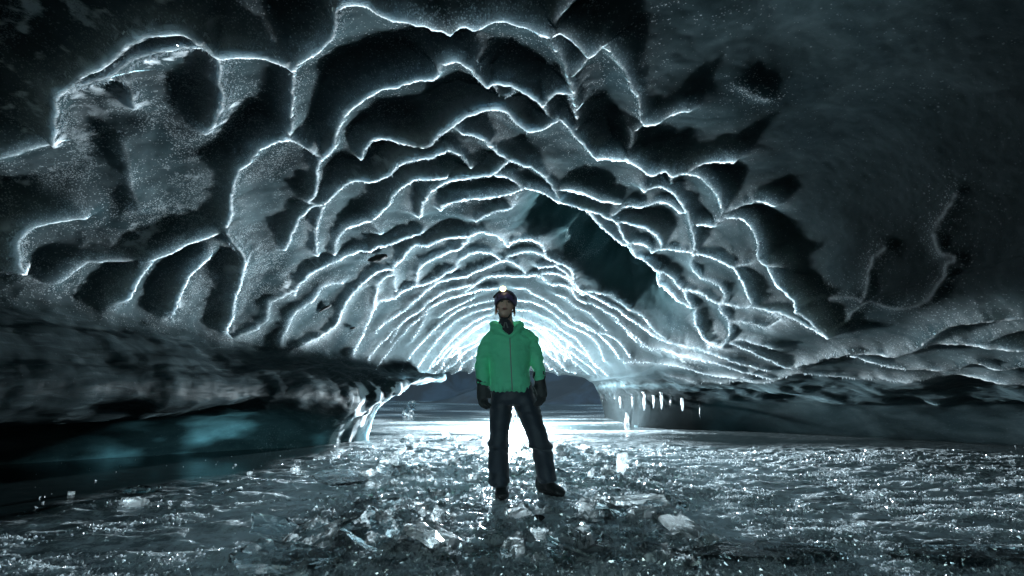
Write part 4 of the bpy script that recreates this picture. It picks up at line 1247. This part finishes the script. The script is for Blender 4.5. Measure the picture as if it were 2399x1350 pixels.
# skull, jaw, chin, neck
ball(bm, head_pt(0, .012, .030), .071, .090, .082, 4)
ball(bm, head_pt(0, -.018, -.022), .061, .066, .078, 4)
ball(bm, head_pt(0, -.040, -.082), .036, .036, .028, 3)
for sgn in (-1, 1):
    ball(bm, head_pt(sgn * .036, -.052, -.022), .024, .022, .026, 3)       # cheek
    ball(bm, head_pt(sgn * .072, .014, -.008), .010, .017, .030, 3)        # ear
    ball(bm, head_pt(sgn * .026, -.074, .026), .022, .010, .008, 3)        # brow ridge
    ball(bm, head_pt(sgn * .0095, -.090, -.026), .0075, .009, .0065, 2)    # nostril wing
limb(bm, [(head_pt(0, -.078, .022), .009, .010), (head_pt(0, -.090, -.004), .0095, .012), (head_pt(0, -.100, -.022), .012, .012), (head_pt(0, -.088, -.032), .007, .008)], 12)
ball(bm, head_pt(0, -.082, -.052), .022, .010, .009, 3)
neckb = PX(1190, 778, .03)
limb(bm, [(head_pt(0, .02, -.05), .055, .058), (PX(1187, 758, .02), .054, .056), (neckb, .062, .062)], 18)
# trunk
def R(px, py, hw, dp, dy=0.0):
    return (PX(px, py, dy), Vector((hw * m_, 0, 0)), Vector((0, dp, 0)))
tube(bm, [R(1192, 775, 24, .06, .02), R(1194, 793, 42, .075, .02), R(1195, 820, 43, .10, .01), R(1196, 860, 37, .10), R(1197, 890, 37, .095), R(1200, 918, 42, .09), R(1201, 932, 36, .08)], 20)
def P3(px, py, dy=0.0): return PX(px, py, dy)
for sgn, sh, el, wr in ((-1, (1143, 795), (1131, 852), (1131, 893)), (1, (1246, 795), (1257, 848), (1263, 880))):
    limb(bm, [(P3(1195 + (sh[0] - 1195) * .8, sh[1] + 6, .02), .042, .05), (P3((sh[0] + el[0]) / 2, (sh[1] + el[1]) / 2, .01), .040, .042), (P3(*el, .0), .034, .038), (P3((wr[0] + el[0]) / 2, (wr[1] + el[1]) / 2, -.01), .034, .035), (P3(*wr, -.03), .026, .022)], 14)
for hip, kn, an in (((1180, 932), (1170, 1040), (1174, 1128)), ((1224, 932), (1262, 1040), (1283, 1120))):
    limb(bm, [(P3(*hip), .055, .07), (P3((hip[0] * .5 + kn[0] * .5), (hip[1] + kn[1]) / 2, 0), .060, .070), (P3(*kn), .050, .056), (P3(kn[0] * .6 + an[0] * .4, kn[1] * .6 + an[1] * .4, .03), .050, .056), (P3(*an, .03), .034, .040)], 16)
# hands inside the gloves: palm and five separate fingers each
HANDS = []
for sgn, wr, kn_, tip in ((-1, (1131, 893), (1131, 930), (1138, 968)), (1, (1263, 880), (1268, 925), (1262, 956))):
    w0 = P3(*wr, -.03); k0 = P3(*kn_, -.055); t0 = P3(*tip, -.05)
    HANDS.append((sgn, w0, k0, t0))
    limb(bm, [(w0, .026, .020), ((w0 + k0) / 2, .030, .022), (k0, .034, .020)], 14)
body = remesh_obj('body', bm, 0.0055, M_SKIN, person, 4)

# ---------- face details
def disc(name, cx, cz, rx, rz, depth, y, mat, parent, flat=.35):
    b_ = bmesh.new()
    ball(b_, head_pt(cx, y, cz), rx, depth, rz, 3, R_h)
    return meshobj(name, b_, mat, parent)

for sgn in (-1, 1):
    e = disc('eye', sgn * .0265, .010, .0125, .0062, .008, -.073, M_EYE, body)
    disc('iris', sgn * .0265, .010, .0056, .0058, .004, -.0795, M_IRIS, e)
    b_ = bmesh.new()
    limb(b_, [(head_pt(sgn * .012, -.084, .027), .003, .003), (head_pt(sgn * .028, -.083, .032), .0042, .004), (head_pt(sgn * .044, -.070, .027), .0025, .003)], 8)
    meshobj('eyebrow', b_, M_BROW, body)
b_ = bmesh.new()
limb(b_, [(head_pt(-.021, -.083, -.053), .002, .003), (head_pt(-.008, -.0915, -.0490), .0045, .004), (head_pt(.008, -.0915, -.0490), .0045, .004), (head_pt(.021, -.083, -.053), .002, .003)], 8)
limb(b_, [(head_pt(-.019, -.083, -.054), .002, .003), (head_pt(0, -.0915, -.0585), .0058, .005), (head_pt(.019, -.083, -.054), .002, .003)], 8)
meshobj('lips', b_, M_LIP, body)

# hair: strands below the helmet at both sides, a low tail behind the neck
b_ = bmesh.new()
for sgn in (-1, 1):
    for k in range(9):
        x0 = sgn * (.064 + .004 * (k % 3)); y0 = .0 + .010 * k
        dz = -.022 - .02 * RND.random()
        limb(b_, [(head_pt(x0, y0, .02), .006, .007), (head_pt(x0 + sgn * .006, y0 + .004, -.03), .006, .006), (head_pt(x0 + sgn * (.006 + .010 * RND.random()), y0 + .006, -.03 + dz), .002, .002)], 6)
meshobj('hair', b_, M_HAIR, person)

# neck gaiter with the loose strap ends of the helmet
b_ = bmesh.new()
tube(b_, [(head_pt(0, -.002, -.122), Vector((.046, 0, 0)), Vector((0, .056, 0))),
          (PX(1186, 766, .0), Vector((.066, 0, 0)), Vector((0, .072, 0))),
          (PX(1189, 772, .0), Vector((.074, 0, 0)), Vector((0, .082, 0))),
          (PX(1193, 792, .0), Vector((.078, 0, 0)), Vector((0, .098, 0)))], 24)
gaiter = remesh_obj('neck_gaiter', b_, .006, M_GAITER, person, 3, lambda c, n: fbm(c * np.array([1, 1, 3]), 22, 2, 9) * .004)

# ---------- helmet
b_ = bmesh.new()
bmesh.ops.create_uvsphere(b_, u_segments=40, v_segments=24, radius=1)
hcz = .040
for v in list(b_.verts):
    x, y, z = v.co
    lim = -0.36 + (0.20 if y < 0 else -.05) * abs(y) * (1 - abs(x) ** 2) - .28 * abs(x) ** 3
    if z < lim:
        k = lim
        s = .985
        v.co = Vector((x * s, y * s, k))
    # ribs and vents on the shell
    v.co *= 1 + .020 * math.cos(5 * math.atan2(v.co.x, v.co.z + .8)) * (v.co.z > -.05)
for v in b_.verts:
    v.co = head_pt(v.co.x * .098, .014 + v.co.y * .118, hcz + v.co.z * .092)
helmet = meshobj('helmet', b_, M_HELMET, person)
# brim edge
b_ = bmesh.new()
ring = []
for i in range(41):
    a = 2 * math.pi * i / 40
    x, y = math.cos(a), math.sin(a)
    lim = -0.36 + (0.20 if y < 0 else -.05) * abs(y) * (1 - abs(x) ** 2) - .28 * abs(x) ** 3
    rr = math.sqrt(max(0, 1 - lim * lim)) * 1.01
    ring.append(head_pt(x * rr * .098, .014 + y * rr * .118, hcz + lim * .092))
for a, c_ in zip(ring[:-1], ring[1:]):
    limb(b_, [(a, .0045, .0045), (c_, .0045, .0045)], 6)
o = meshobj('rim', b_, M_STRAP, helmet)
# vents
for sx_, sz_ in ((-.045, .075), (.045, .075), (.0, .098), (-.066, .045), (.066, .045)):
    b_ = bmesh.new()
    yy = .014 - .118 * math.sqrt(max(.02, 1 - (sx_ / .098) ** 2 - ((sz_ - hcz) / .092) ** 2))
    ball(b_, head_pt(sx_, yy, sz_), .008, .004, .013, 2, R_h)
    meshobj('vent', b_, M_STRAP, helmet)
# straps
b_ = bmesh.new()
for sgn in (-1, 1):
    limb(b_, [(head_pt(sgn * .078, -.018, .006), .005, .003), (head_pt(sgn * .070, -.030, -.045), .005, .003), (head_pt(sgn * .030, -.040, -.116), .005, .003)], 8)
    limb(b_, [(head_pt(sgn * .082, .035, .000), .005, .003), (head_pt(sgn * .070, -.026, -.048), .005, .003)], 8)
limb(b_, [(head_pt(-.030, -.040, -.116), .006, .003), (head_pt(0, -.052, -.122), .006, .003), (head_pt(.030, -.040, -.116), .006, .003)], 8)
meshobj('chin_strap', b_, M_STRAP, helmet)
for dx_ in (-.008, .012):
    b_ = bmesh.new()
    limb(b_, [(PX(1184, 758, -.085) + Vector((dx_ * .4, 0, .01)), .004, .002), (PX(1184, 768, -.095) + Vector((dx_ * 1.6, 0, 0)), .006, .003)], 8)
    meshobj('strap_end', b_, M_BUCKLE, helmet)
# head lamp
b_ = bmesh.new()
lampc = head_pt(-.026, -.093, .106)
bmesh.ops.create_cube(b_, size=1)
bmesh.ops.bevel(b_, geom=b_.edges, offset=.22, segments=3, affect='EDGES')
for v in b_.verts:
    v.co = lampc + R_h @ Vector((v.co.x * .046, v.co.y * .030, v.co.z * .034))
headlamp = meshobj('headlamp', b_, M_STRAP, helmet)
b_ = bmesh.new()
bmesh.ops.create_uvsphere(b_, u_segments=20, v_segments=10, radius=1)
for v in b_.verts:
    v.co = lampc + R_h @ Vector((v.co.x * .025, -.020 + v.co.y * .012, v.co.z * .024))
t = NT('headlamp_glow')
M_GLOW = t.finish(t.n('ShaderNodeEmission', {'Color': (1.0, 0.88, 0.40), 'Strength': 2.0}))
meshobj('lamp_lens', b_, M_GLOW, headlamp)
b_ = bmesh.new()
for sgn in (-1, 1):
    prev = None
    pts = []
    for k in range(9):
        a = k / 8 * 2.0
        x = -.026 + sgn * (.015 + .040 * k / 8 * 2)
        x = max(-.100, min(.100, x))
        zz = .098 - .010 * k / 2
        q = 1 - (x / .1) ** 2 - ((zz - hcz) / .093) ** 2
        pts.append((head_pt(x, .014 - .120 * math.sqrt(max(.001, q)), zz), .010, .002))
    limb(b_, pts, 8)
meshobj('band', b_, M_STRAP, headlamp)

# ---------- jacket
b_ = bmesh.new()
tube(b_, [R(1197, 917, 46, .135), R(1197, 905, 48, .145), R(1196, 885, 47, .145), R(1195, 855, 47, .145, .0), R(1194, 825, 55, .15, .0), R(1193, 805, 60, .145, .01), R(1192, 792, 60, .125, .015), R(1191, 783, 50, .11, .02), R(1189, 772, 36, .10, .03), R(1187, 762, 31, .095, .03)], 30)
# sleeves
limb(b_, [(P3(1176, 783, .02), .060, .080), (P3(1158, 790, .02), .066, .085), (P3(1144, 804, .015), .068, .082), (P3(1136, 828, .01), .064, .074), (P3(1131, 855, .0), .053, .064), (P3(1131, 875, -.02), .050, .058), (P3(1133, 895, -.035), .046, .050), (P3(1133, 906, -.04), .045, .046)], 20)
limb(b_, [(P3(1210, 781, .02), .060, .080), (P3(1229, 788, .02), .066, .085), (P3(1243, 801, .015), .068, .082), (P3(1251, 826, .01), .064, .074), (P3(1259, 850, .0), .051, .062), (P3(1262, 868, -.02), .048, .056), (P3(1264, 884, -.035), .045, .048), (P3(1265, 892, -.04), .043, .045)], 20)
# hood lying round the neck: a thick roll, open at the front
hood = []
for k in range(25):
    a = math.radians(-62 + 304 * k / 24)        # from the right front over the back to the left front
    x = math.cos(a); y = math.sin(a)
    frontness = max(0, -y)
    px = 1186 + 34 * x * (1 - .30 * frontness); 
    py = 762 + 16 * frontness ** 1.3
    hood.append((P3(px, py, .03 + .085 * y), .030, .030 + .004 * math.sin(k)))
for q in range(len(hood) - 1):
    pass
limb_pts = hood
rings = []
for i in range(len(hood)):
    p = hood[i][0]
    d = (hood[min(i + 1, len(hood) - 1)][0] - hood[max(i - 1, 0)][0]).normalized()
    u = Vector((0, 0, 1)); v = d.cross(u).normalized()
    rings.append((p, u * .036, v * .027))
tube(b_, rings, 14)
# lapels running from the hood down to the top of the zip
for sx_ in ((1152, 768), (1220, 766)):
    limb(b_, [(P3(*sx_, -.055), .030, .030), (P3((sx_[0] + 1195) / 2, 777, -.095), .026, .024), (P3(1195, 790, -.118), .016, .016)], 12)


def jacket_wr(c, n):
    d = fbm(c * np.array([1, 1, 2.2]), 7, 3, 21) * .012 + fbm(c * np.array([1, 1, 1.6]), 18, 2, 22) * .005
    # folds across the sleeves near the elbow and cuffs
    ax_ = np.abs(c[:, 0] - PX(1196, 850).x)
    sl = smoothstep(.175, .20, ax_)
    zz = c[:, 2]
    d += sl * .0045 * np.sin(zz * 80 + 14 * vnoise(c, 5, 23)) * smoothstep(PX(1130, 815).z, PX(1130, 850).z, zz)
    # soft quilting lines are absent: only the hem gathers
    hem = smoothstep(PX(1196, 895).z, PX(1196, 915).z, zz) * (1 - sl)
    d += hem * .004 * np.sin(np.arctan2(c[:, 0] - PX(1196, 850).x, c[:, 1] - PD) * 22)
    return d


jacket = remesh_obj('jacket', b_, .008, M_JACKET, person, 5, jacket_wr)
# cut an opening for the throat: drop the faces inside the neck hole, above the zip
bmj = bmesh.new(); bmj.from_mesh(jacket.data)
zt = PX(1195, 789).z
kill = []
for f in bmj.faces:
    cc = f.calc_center_median()
    if cc.z > zt and cc.y < PD + .02:
        hw = (cc.z - zt) * .62
        pxx = PX(1192, 775).x
        if abs(cc.x - PX(1193, 780).x + (cc.z - zt) * .06) < min(hw, .058):
            kill.append(f)
    if cc.z > PX(1190, 770).z and abs(cc.x - PX(1186, 765).x) < .055 and abs(cc.y - PD - .02) < .07:
        kill.append(f)
bmesh.ops.delete(bmj, geom=list(set(kill)), context='FACES')
bmj.to_mesh(jacket.data); bmj.free()
JB = BVHTree.FromPolygons([tuple(v.co) for v in jacket.data.vertices], [tuple(p.vertices) for p in jacket.data.polygons])


def on_jacket(px, py, out=.002):
    r = ray(px, py)
    h = JB.ray_cast(CAM, r)
    return (h[0] - r * out) if h[0] else PX(px, py, -.14)


def strip(name, pts, hw, th, mat, parent, out=.002):
    b2 = bmesh.new()
    P = [on_jacket(x, y, out) for x, y in pts]
    limb(b2, [(p, hw, th) for p in P], 8)
    return meshobj(name, b2, mat, parent)


def lin(a, b, n):
    return [(a[0] + (b[0] - a[0]) * i / (n - 1), a[1] + (b[1] - a[1]) * i / (n - 1)) for i in range(n)]


strip('zip', lin((1194.5, 792), (1196, 830), 10) + lin((1196.4, 836), (1200, 914), 18), .0042, .004, M_ZIP, jacket)
strip('pocket', lin((1160, 860), (1166, 884), 8), .003, .003, M_JACKET, jacket, .0015)
strip('pocket', lin((1237, 858), (1231, 882), 8), .003, .003, M_JACKET, jacket, .0015)
for a_, b2_ in (((1119, 896), (1147, 899)), ((1252, 884), (1277, 880))):
    strip('cuff', lin(a_, b2_, 10), .006, .005, M_JACKET, jacket, .001)

# ---------- trousers
b_ = bmesh.new()
tube(b_, [R(1200, 895, 45, .115), R(1200, 915, 49, .125), R(1200, 935, 51, .13), R(1201, 948, 50, .12)], 24)
limb(b_, [(P3(1177, 925), .092, .125), (P3(1173, 960), .088, .118), (P3(1171, 1000), .080, .10), (P3(1169, 1035, -.01), .078, .095), (P3(1168, 1052, .0), .080, .090), (P3(1168, 1085, .02), .083, .095), (P3(1169, 1115, .03), .080, .10), (P3(1170, 1136, .03), .082, .105)], 22)
limb(b_, [(P3(1222, 925), .096, .125), (P3(1238, 960), .092, .118), (P3(1251, 1000), .082, .10), (P3(1264, 1035, -.01), .076, .095), (P3(1269, 1050, .0), .078, .090), (P3(1274, 1085, .02), .076, .095), (P3(1281, 1115, .03), .074, .10), (P3(1284, 1128, .03), .076, .105)], 22)


def trouser_wr(c, n):
    zz = c[:, 2]
    d = fbm(c * np.array([1, 1, 2]), 8, 3, 41) * .007
    for pk, am in ((1040, .007), (1054, .006), (1124, .005), (955, .003)):
        zc = PX(1200, pk).z
        d += am * np.exp(-((zz - zc + .05 * vnoise(c, 7, pk)) / .018) ** 2)
        d -= am * .8 * np.exp(-((zz - zc + .028 + .05 * vnoise(c, 7, pk)) / .014) ** 2)
    return d


trousers = remesh_obj('trousers', b_, .009, M_TROUSER, person, 4, trouser_wr)

# ---------- boots
def boot(name, toe, heel, top, w):
    """toe/heel/top: points; the sole follows the ground"""
    b2 = bmesh.new()
    d = (toe - heel); L = d.length; d = d.normalized()
    s = Vector((d.y, -d.x, 0)).normalized()
    up = Vector((0, 0, 1))
    prof = [(-.02, .030, .115), (.05, .042, .12), (.12, .043, .105), (.20, .047, .078), (.26, .050, .062), (.29, .040, .050), (.305, .024, .036)]
    k = L / .30
    rings = []
    for t_, hw, hh in prof:
        c = heel + d * (t_ * k) + up * (hh * .5)
        rings.append((c, s * hw * w, up * hh * .5))
    tube(b2, rings, 18)
    limb(b2, [(heel + d * .065 * k + up * .06, .050, .056), (heel + d * .055 * k + up * .13, .050, .058), (top, .050, .060)], 18)
    o = remesh_obj('boot', b2, .006, M_BOOT, person, 3, lambda c, n: fbm(c, 25, 2, 51) * .002)
    b3 = bmesh.new()
    vs = []
    n = 28
    for layer, zz, k2 in ((0, 0, .98), (1, .016, 1.04), (2, .030, 1.02)):
        row = []
        for i in range(n):
            a = 2 * math.pi * i / n
            al = math.cos(a) * (L * .54) * k2; ac = math.sin(a) * (.050 if math.cos(a) > -.2 else .042) * w * k2
            row.append(b3.verts.new(heel + d * (L * .49 + al) + s * ac + up * (zz - (.006 * ((i % 2) if layer == 0 else 0)))))
        vs.append(row)
    for a, c_ in zip(vs[:-1], vs[1:]):
        for i in range(n):
            j = (i + 1) % n
            b3.faces.new((a[i], a[j], c_[j], c_[i]))
    b3.faces.new(vs[0][::-1]); b3.faces.new(vs[-1])
    meshobj('sole', b3, M_STRAP, o)
    return o


zl = .03
# left boot points at the camera, right one turned out
t1 = at_floor(1177, 1172, zl); h1 = t1 + Vector((-.015, .275, 0))
boot('boot', t1, h1, PX(1175, 1122, .05), 1.08)
t2 = at_floor(1318, 1163, zl); h2 = t2 + Vector((-.165, .20, 0))
boot('boot', t2, h2, PX(1283, 1118, .05), 1.08)

# ---------- gloves: gauntlet cuff, palm, four unequal fingers and a thumb
for sgn, w0, k0, t0 in HANDS:
    b2 = bmesh.new()
    dn = (k0 - w0).normalized()
    limb(b2, [(w0 - dn * .030, .050, .046), (w0, .053, .048), (w0 + dn * .022, .046, .040), ((w0 + k0) / 2, .047, .036), (k0, .050, .034), (k0 + dn * .022, .044, .030)], 18)
    inw = Vector((-sgn, 0, 0))
    # fingers side by side from front to back of the hand as it hangs, curling inwards
    for fi, (off, ln, rr) in enumerate(((-.033, .066, .0155), (-.011, .078, .0165), (.012, .072, .016), (.033, .056, .0145))):
        base = k0 + Vector((off * .75 * 1.0, off * .62, 0)) + dn * .012
        b1 = base + dn * ln * .48 + inw * .004 + Vector((0, -.006, 0))
        b2p = b1 + dn * ln * .30 + inw * .016 + Vector((0, -.004, 0))
        b3p = b2p + dn * ln * .16 + inw * .018
        limb(b2, [(base, rr, rr), (b1, rr, rr), (b2p, rr * .95, rr * .95), (b3p, rr * .75, rr * .75)], 12)
        ball(b2, b3p, rr * .8, rr * .8, rr * .8, 2)
    th0 = (w0 + k0) / 2 + inw * .030 + Vector((0, -.018, 0)); th1 = th0 + inw * .020 + dn * .030 + Vector((0, -.012, 0)); th2 = th1 + dn * .034 + inw * .004
    limb(b2, [(th0, .020, .020), (th1, .018, .018), (th2, .013, .013)], 12)
    ball(b2, th2, .013, .013, .013, 2)
    g = remesh_obj('glove', b2, .0052, M_GLOVE, person, 3, lambda c, n: fbm(c, 30, 2, 61) * .0022)
    b3 = bmesh.new()
    cpt = w0 + dn * .012
    rings = []
    for k in range(21):
        a = 2 * math.pi * k / 20
    limb(b3, [(cpt - dn * .009, .053, .048), (cpt + dn * .009, .052, .047)], 20)
    meshobj('wrist_strap', b3, M_STRAP, g)
    if sgn > 0:
        # pale loop of cord at the inner edge of the right-hand glove
        b4 = bmesh.new()
        pts = [(1245, 898), (1249, 905), (1255, 915), (1258, 925), (1255, 932), (1251, 922), (1247, 908)]
        limb(b4, [(P3(x, y, -.09), .0035, .0035) for x, y in pts], 8)
        meshobj('cord', b4, M_BUCKLE, g)

# ------------------------------------------------------------------ the lamp behind the person
LP = at_depth(1203, 941, 11.3)
lamp = bpy.data.objects.new('tripod_lamp', None); COL.objects.link(lamp)
lamp.location = (LP.x, LP.y, floor_z(LP.x, LP.y))
tag(lamp, 'bright white lamp on a small tripod shining between the legs of the person', 'lamp')
bpy.context.view_layer.update()
b_ = bmesh.new()
bmesh.ops.create_uvsphere(b_, u_segments=24, v_segments=12, radius=.030)
for v in b_.verts: v.co = LP + Vector((0, 0, -.055)) + Vector((v.co.x, v.co.y, v.co.z * .9))
t = NT('lamp_glow')
meshobj('lamp_globe', b_, t.finish(t.n('ShaderNodeEmission', {'Color': (0.9, 0.96, 1.0), 'Strength': 30.0})), lamp)
b_ = bmesh.new()
tube(b_, [(LP + Vector((0, 0, z)), Vector((r, 0, 0)), Vector((0, r, 0))) for z, r in ((-.150, .022), (-.140, .034), (-.095, .034), (-.086, .026), (-.080, .018))], 20)
meshobj('housing', b_, M_STRAP, lamp)
hub = LP + Vector((0, 0, -.16))
for k in range(3):
    a = 2.1 * k + .5
    foot_ = Vector((LP.x + .16 * math.cos(a), LP.y + .16 * math.sin(a), floor_z(LP.x + .16 * math.cos(a), LP.y + .16 * math.sin(a))))
    b_ = bmesh.new()
    d_ = foot_ - hub
    u_ = d_.cross(Vector((0, 0, 1))).normalized(); v_ = u_.cross(d_).normalized()
    tube(b_, [(hub, u_ * .009, v_ * .009), (hub + d_ * .5, u_ * .008, v_ * .008), (foot_, u_ * .006, v_ * .006)], 10)
    meshobj('leg', b_, M_STRAP, lamp)

# ------------------------------------------------------------------ icicles under the right ledge, mound, stump
def icicle(px, y0, y1, w, label, mat):
    h0 = on_shell(px, (y0 + y1) / 2) or at_depth(px, y0, 10.5)
    D = max(6.5, h0.y - .10)
    top = at_depth(px, y0 - 4, D); bot = at_depth(px + RND.uniform(-2, 2), y1, D)
    b_ = bmesh.new()
    mp = D / F / .98
    n = 9
    rings = []
    for k in range(n):
        t_ = k / (n - 1)
        c_ = top.lerp(bot, t_) + Vector((RND.uniform(-1, 1) * .006, RND.uniform(-1, 1) * .006, 0))
        r = w * mp * .30 * (1.5 - 1.0 * t_ + .35 * math.sin(t_ * 9 + px) * (1 - t_)) * (1.0 if t_ < .9 else .6)
        if t_ < .12: r *= 1.7
        rings.append((c_, Vector((r, 0, 0)), Vector((0, r, 0))))
    tube(b_, rings, 12)
    o = meshobj('icicle', b_, mat, None)
    tag(o, label, 'icicle', None)
    return o


for px, y0, y1, w, lab in [
    (1412, 922, 946, 6, 'small glassy icicle nearest the dark opening, leftmost under the right ledge'),
    (1440, 918, 942, 6, 'short icicle second from the opening under the right ledge'),
    (1453, 916, 957, 9, 'bright long icicle third from the opening, beside a short one'),
    (1483, 926, 960, 7, 'thin pale icicle in the middle of the row under the right ledge'),
    (1510, 922, 962, 9, 'bright curved icicle just right of the thin pale one'),
    (1531, 930, 957, 6, 'stubby icicle between two brighter ones under the right ledge'),
    (1549, 922, 960, 9, 'clear bright icicle above the left end of the ice mound'),
    (1572, 928, 954, 6, 'faint short icicle above the middle of the ice mound'),
    (1598, 924, 964, 11, 'brightest thick icicle above the right half of the ice mound'),
    (1640, 930, 982, 11, 'dim long icicle hanging past the right end of the mound, rightmost')]:
    icicle(px, y0, y1, w, lab, M_WHITE if 'bright' in lab else M_CLEAR)

# low rounded mound of ice at the foot of the right wall
pm = at_floor(1572, 1002)
me = stone_mesh(21, 3, (1, 1, 1))
o = put('ice_mound', me, (pm.x, pm.y + .35, -.02), (0, 0, .1), 'low rounded grey ice mound at the foot of the right wall below the icicles', 'ice mound', M_WALL)
o.scale = (.62, .36, .30)
me.polygons.foreach_set('use_smooth', [True] * len(me.polygons))
for px, py, s, lab in ((1469, 996, .09, 'small white ice post left of the rounded mound'),):
    p = at_floor(px, py)
    b_ = bmesh.new()
    tube(b_, [(Vector((p.x, p.y, -.02)), Vector((s * .8, 0, 0)), Vector((0, s * .7, 0))), (Vector((p.x - .01, p.y, .07)), Vector((s * .6, 0, 0)), Vector((0, s * .5, 0))), (Vector((p.x + .01, p.y, .16)), Vector((s * .5, 0, 0)), Vector((0, s * .5, 0))), (Vector((p.x, p.y, .27)), Vector((s * .25, 0, 0)), Vector((0, s * .25, 0)))], 12)
    tag(meshobj('ice_post', b_, M_WHITE, None), lab, 'ice post')
# frosted stump standing on the far floor at the left of the opening
p = at_floor(956, 977)
st_ = bpy.data.objects.new('ice_stump', None); COL.objects.link(st_); st_.location = (p.x, p.y, 0)
tag(st_, 'small frosted ice stump with a dark ragged tip on the far floor at left', 'ice stump')
bpy.context.view_layer.update()
b_ = bmesh.new()
ball(b_, Vector((p.x, p.y, .10)), .16, .13, .17, 3)
for v in b_.verts:
    v.co += Vector((0, 0, 0)) + (v.co - Vector((p.x, p.y, .1))) * float(fbm(np.array([v.co]), 7, 3, 77)[0]) * .4
meshobj('base', b_, M_SHARD, st_, False)
b_ = bmesh.new()
ball(b_, Vector((p.x + .10, p.y, .36)), .11, .08, .17, 3)
for v in b_.verts:
    v.co += (v.co - Vector((p.x + .10, p.y, .36))) * float(fbm(np.array([v.co]), 14, 3, 78)[0]) * .7
meshobj('tip', b_, M_CLEAR, st_, False)
# ------------------------------------------------------------------ light
w = bpy.data.worlds.new('World'); SC.world = w; w.use_nodes = True
nt = w.node_tree
bg = nt.nodes['Background']
sky = nt.nodes.new('ShaderNodeTexSky')
sky.sky_type = 'NISHITA'; sky.sun_disc = False
sky.sun_elevation = math.radians(38.0); sky.sun_rotation = math.radians(200)
hs = nt.nodes.new('ShaderNodeHueSaturation'); hs.inputs['Saturation'].default_value = 0.45
nt.links.new(sky.outputs[0], hs.inputs['Color']); tm = nt.nodes.new('ShaderNodeMix'); tm.data_type = 'RGBA'; tm.blend_type = 'MULTIPLY'; tm.inputs[0].default_value = 1.0
tm.inputs[7].default_value = (0.68, 1.0, 1.04, 1.0)
nt.links.new(hs.outputs[0], tm.inputs[6]); nt.links.new(tm.outputs[2], bg.inputs[0])
bg.inputs[1].default_value = 0.15
LP = at_depth(1203, 941, 11.3)
ld = bpy.data.lights.new('lamp_light', 'POINT'); ld.energy = 4100; ld.shadow_soft_size = 0.12
ld.color = (0.80, 0.93, 1.0)
lo = bpy.data.objects.new('lamp_light', ld); lo.location = LP; COL.objects.link(lo)

c = SC.cycles
c.max_bounces = 6; c.diffuse_bounces = 3; c.glossy_bounces = 3; c.transmission_bounces = 5; c.transparent_max_bounces = 8
c.sample_clamp_indirect = 4.0; c.sample_clamp_direct = 0
c.caustics_reflective = False; c.caustics_refractive = False
c.use_denoising = True
c.use_adaptive_sampling = True; c.adaptive_threshold = 0.03
SC.view_settings.view_transform = 'Standard'
SC.view_settings.look = 'None'
SC.view_settings.gamma = 1
SC.view_settings.exposure = 1.4
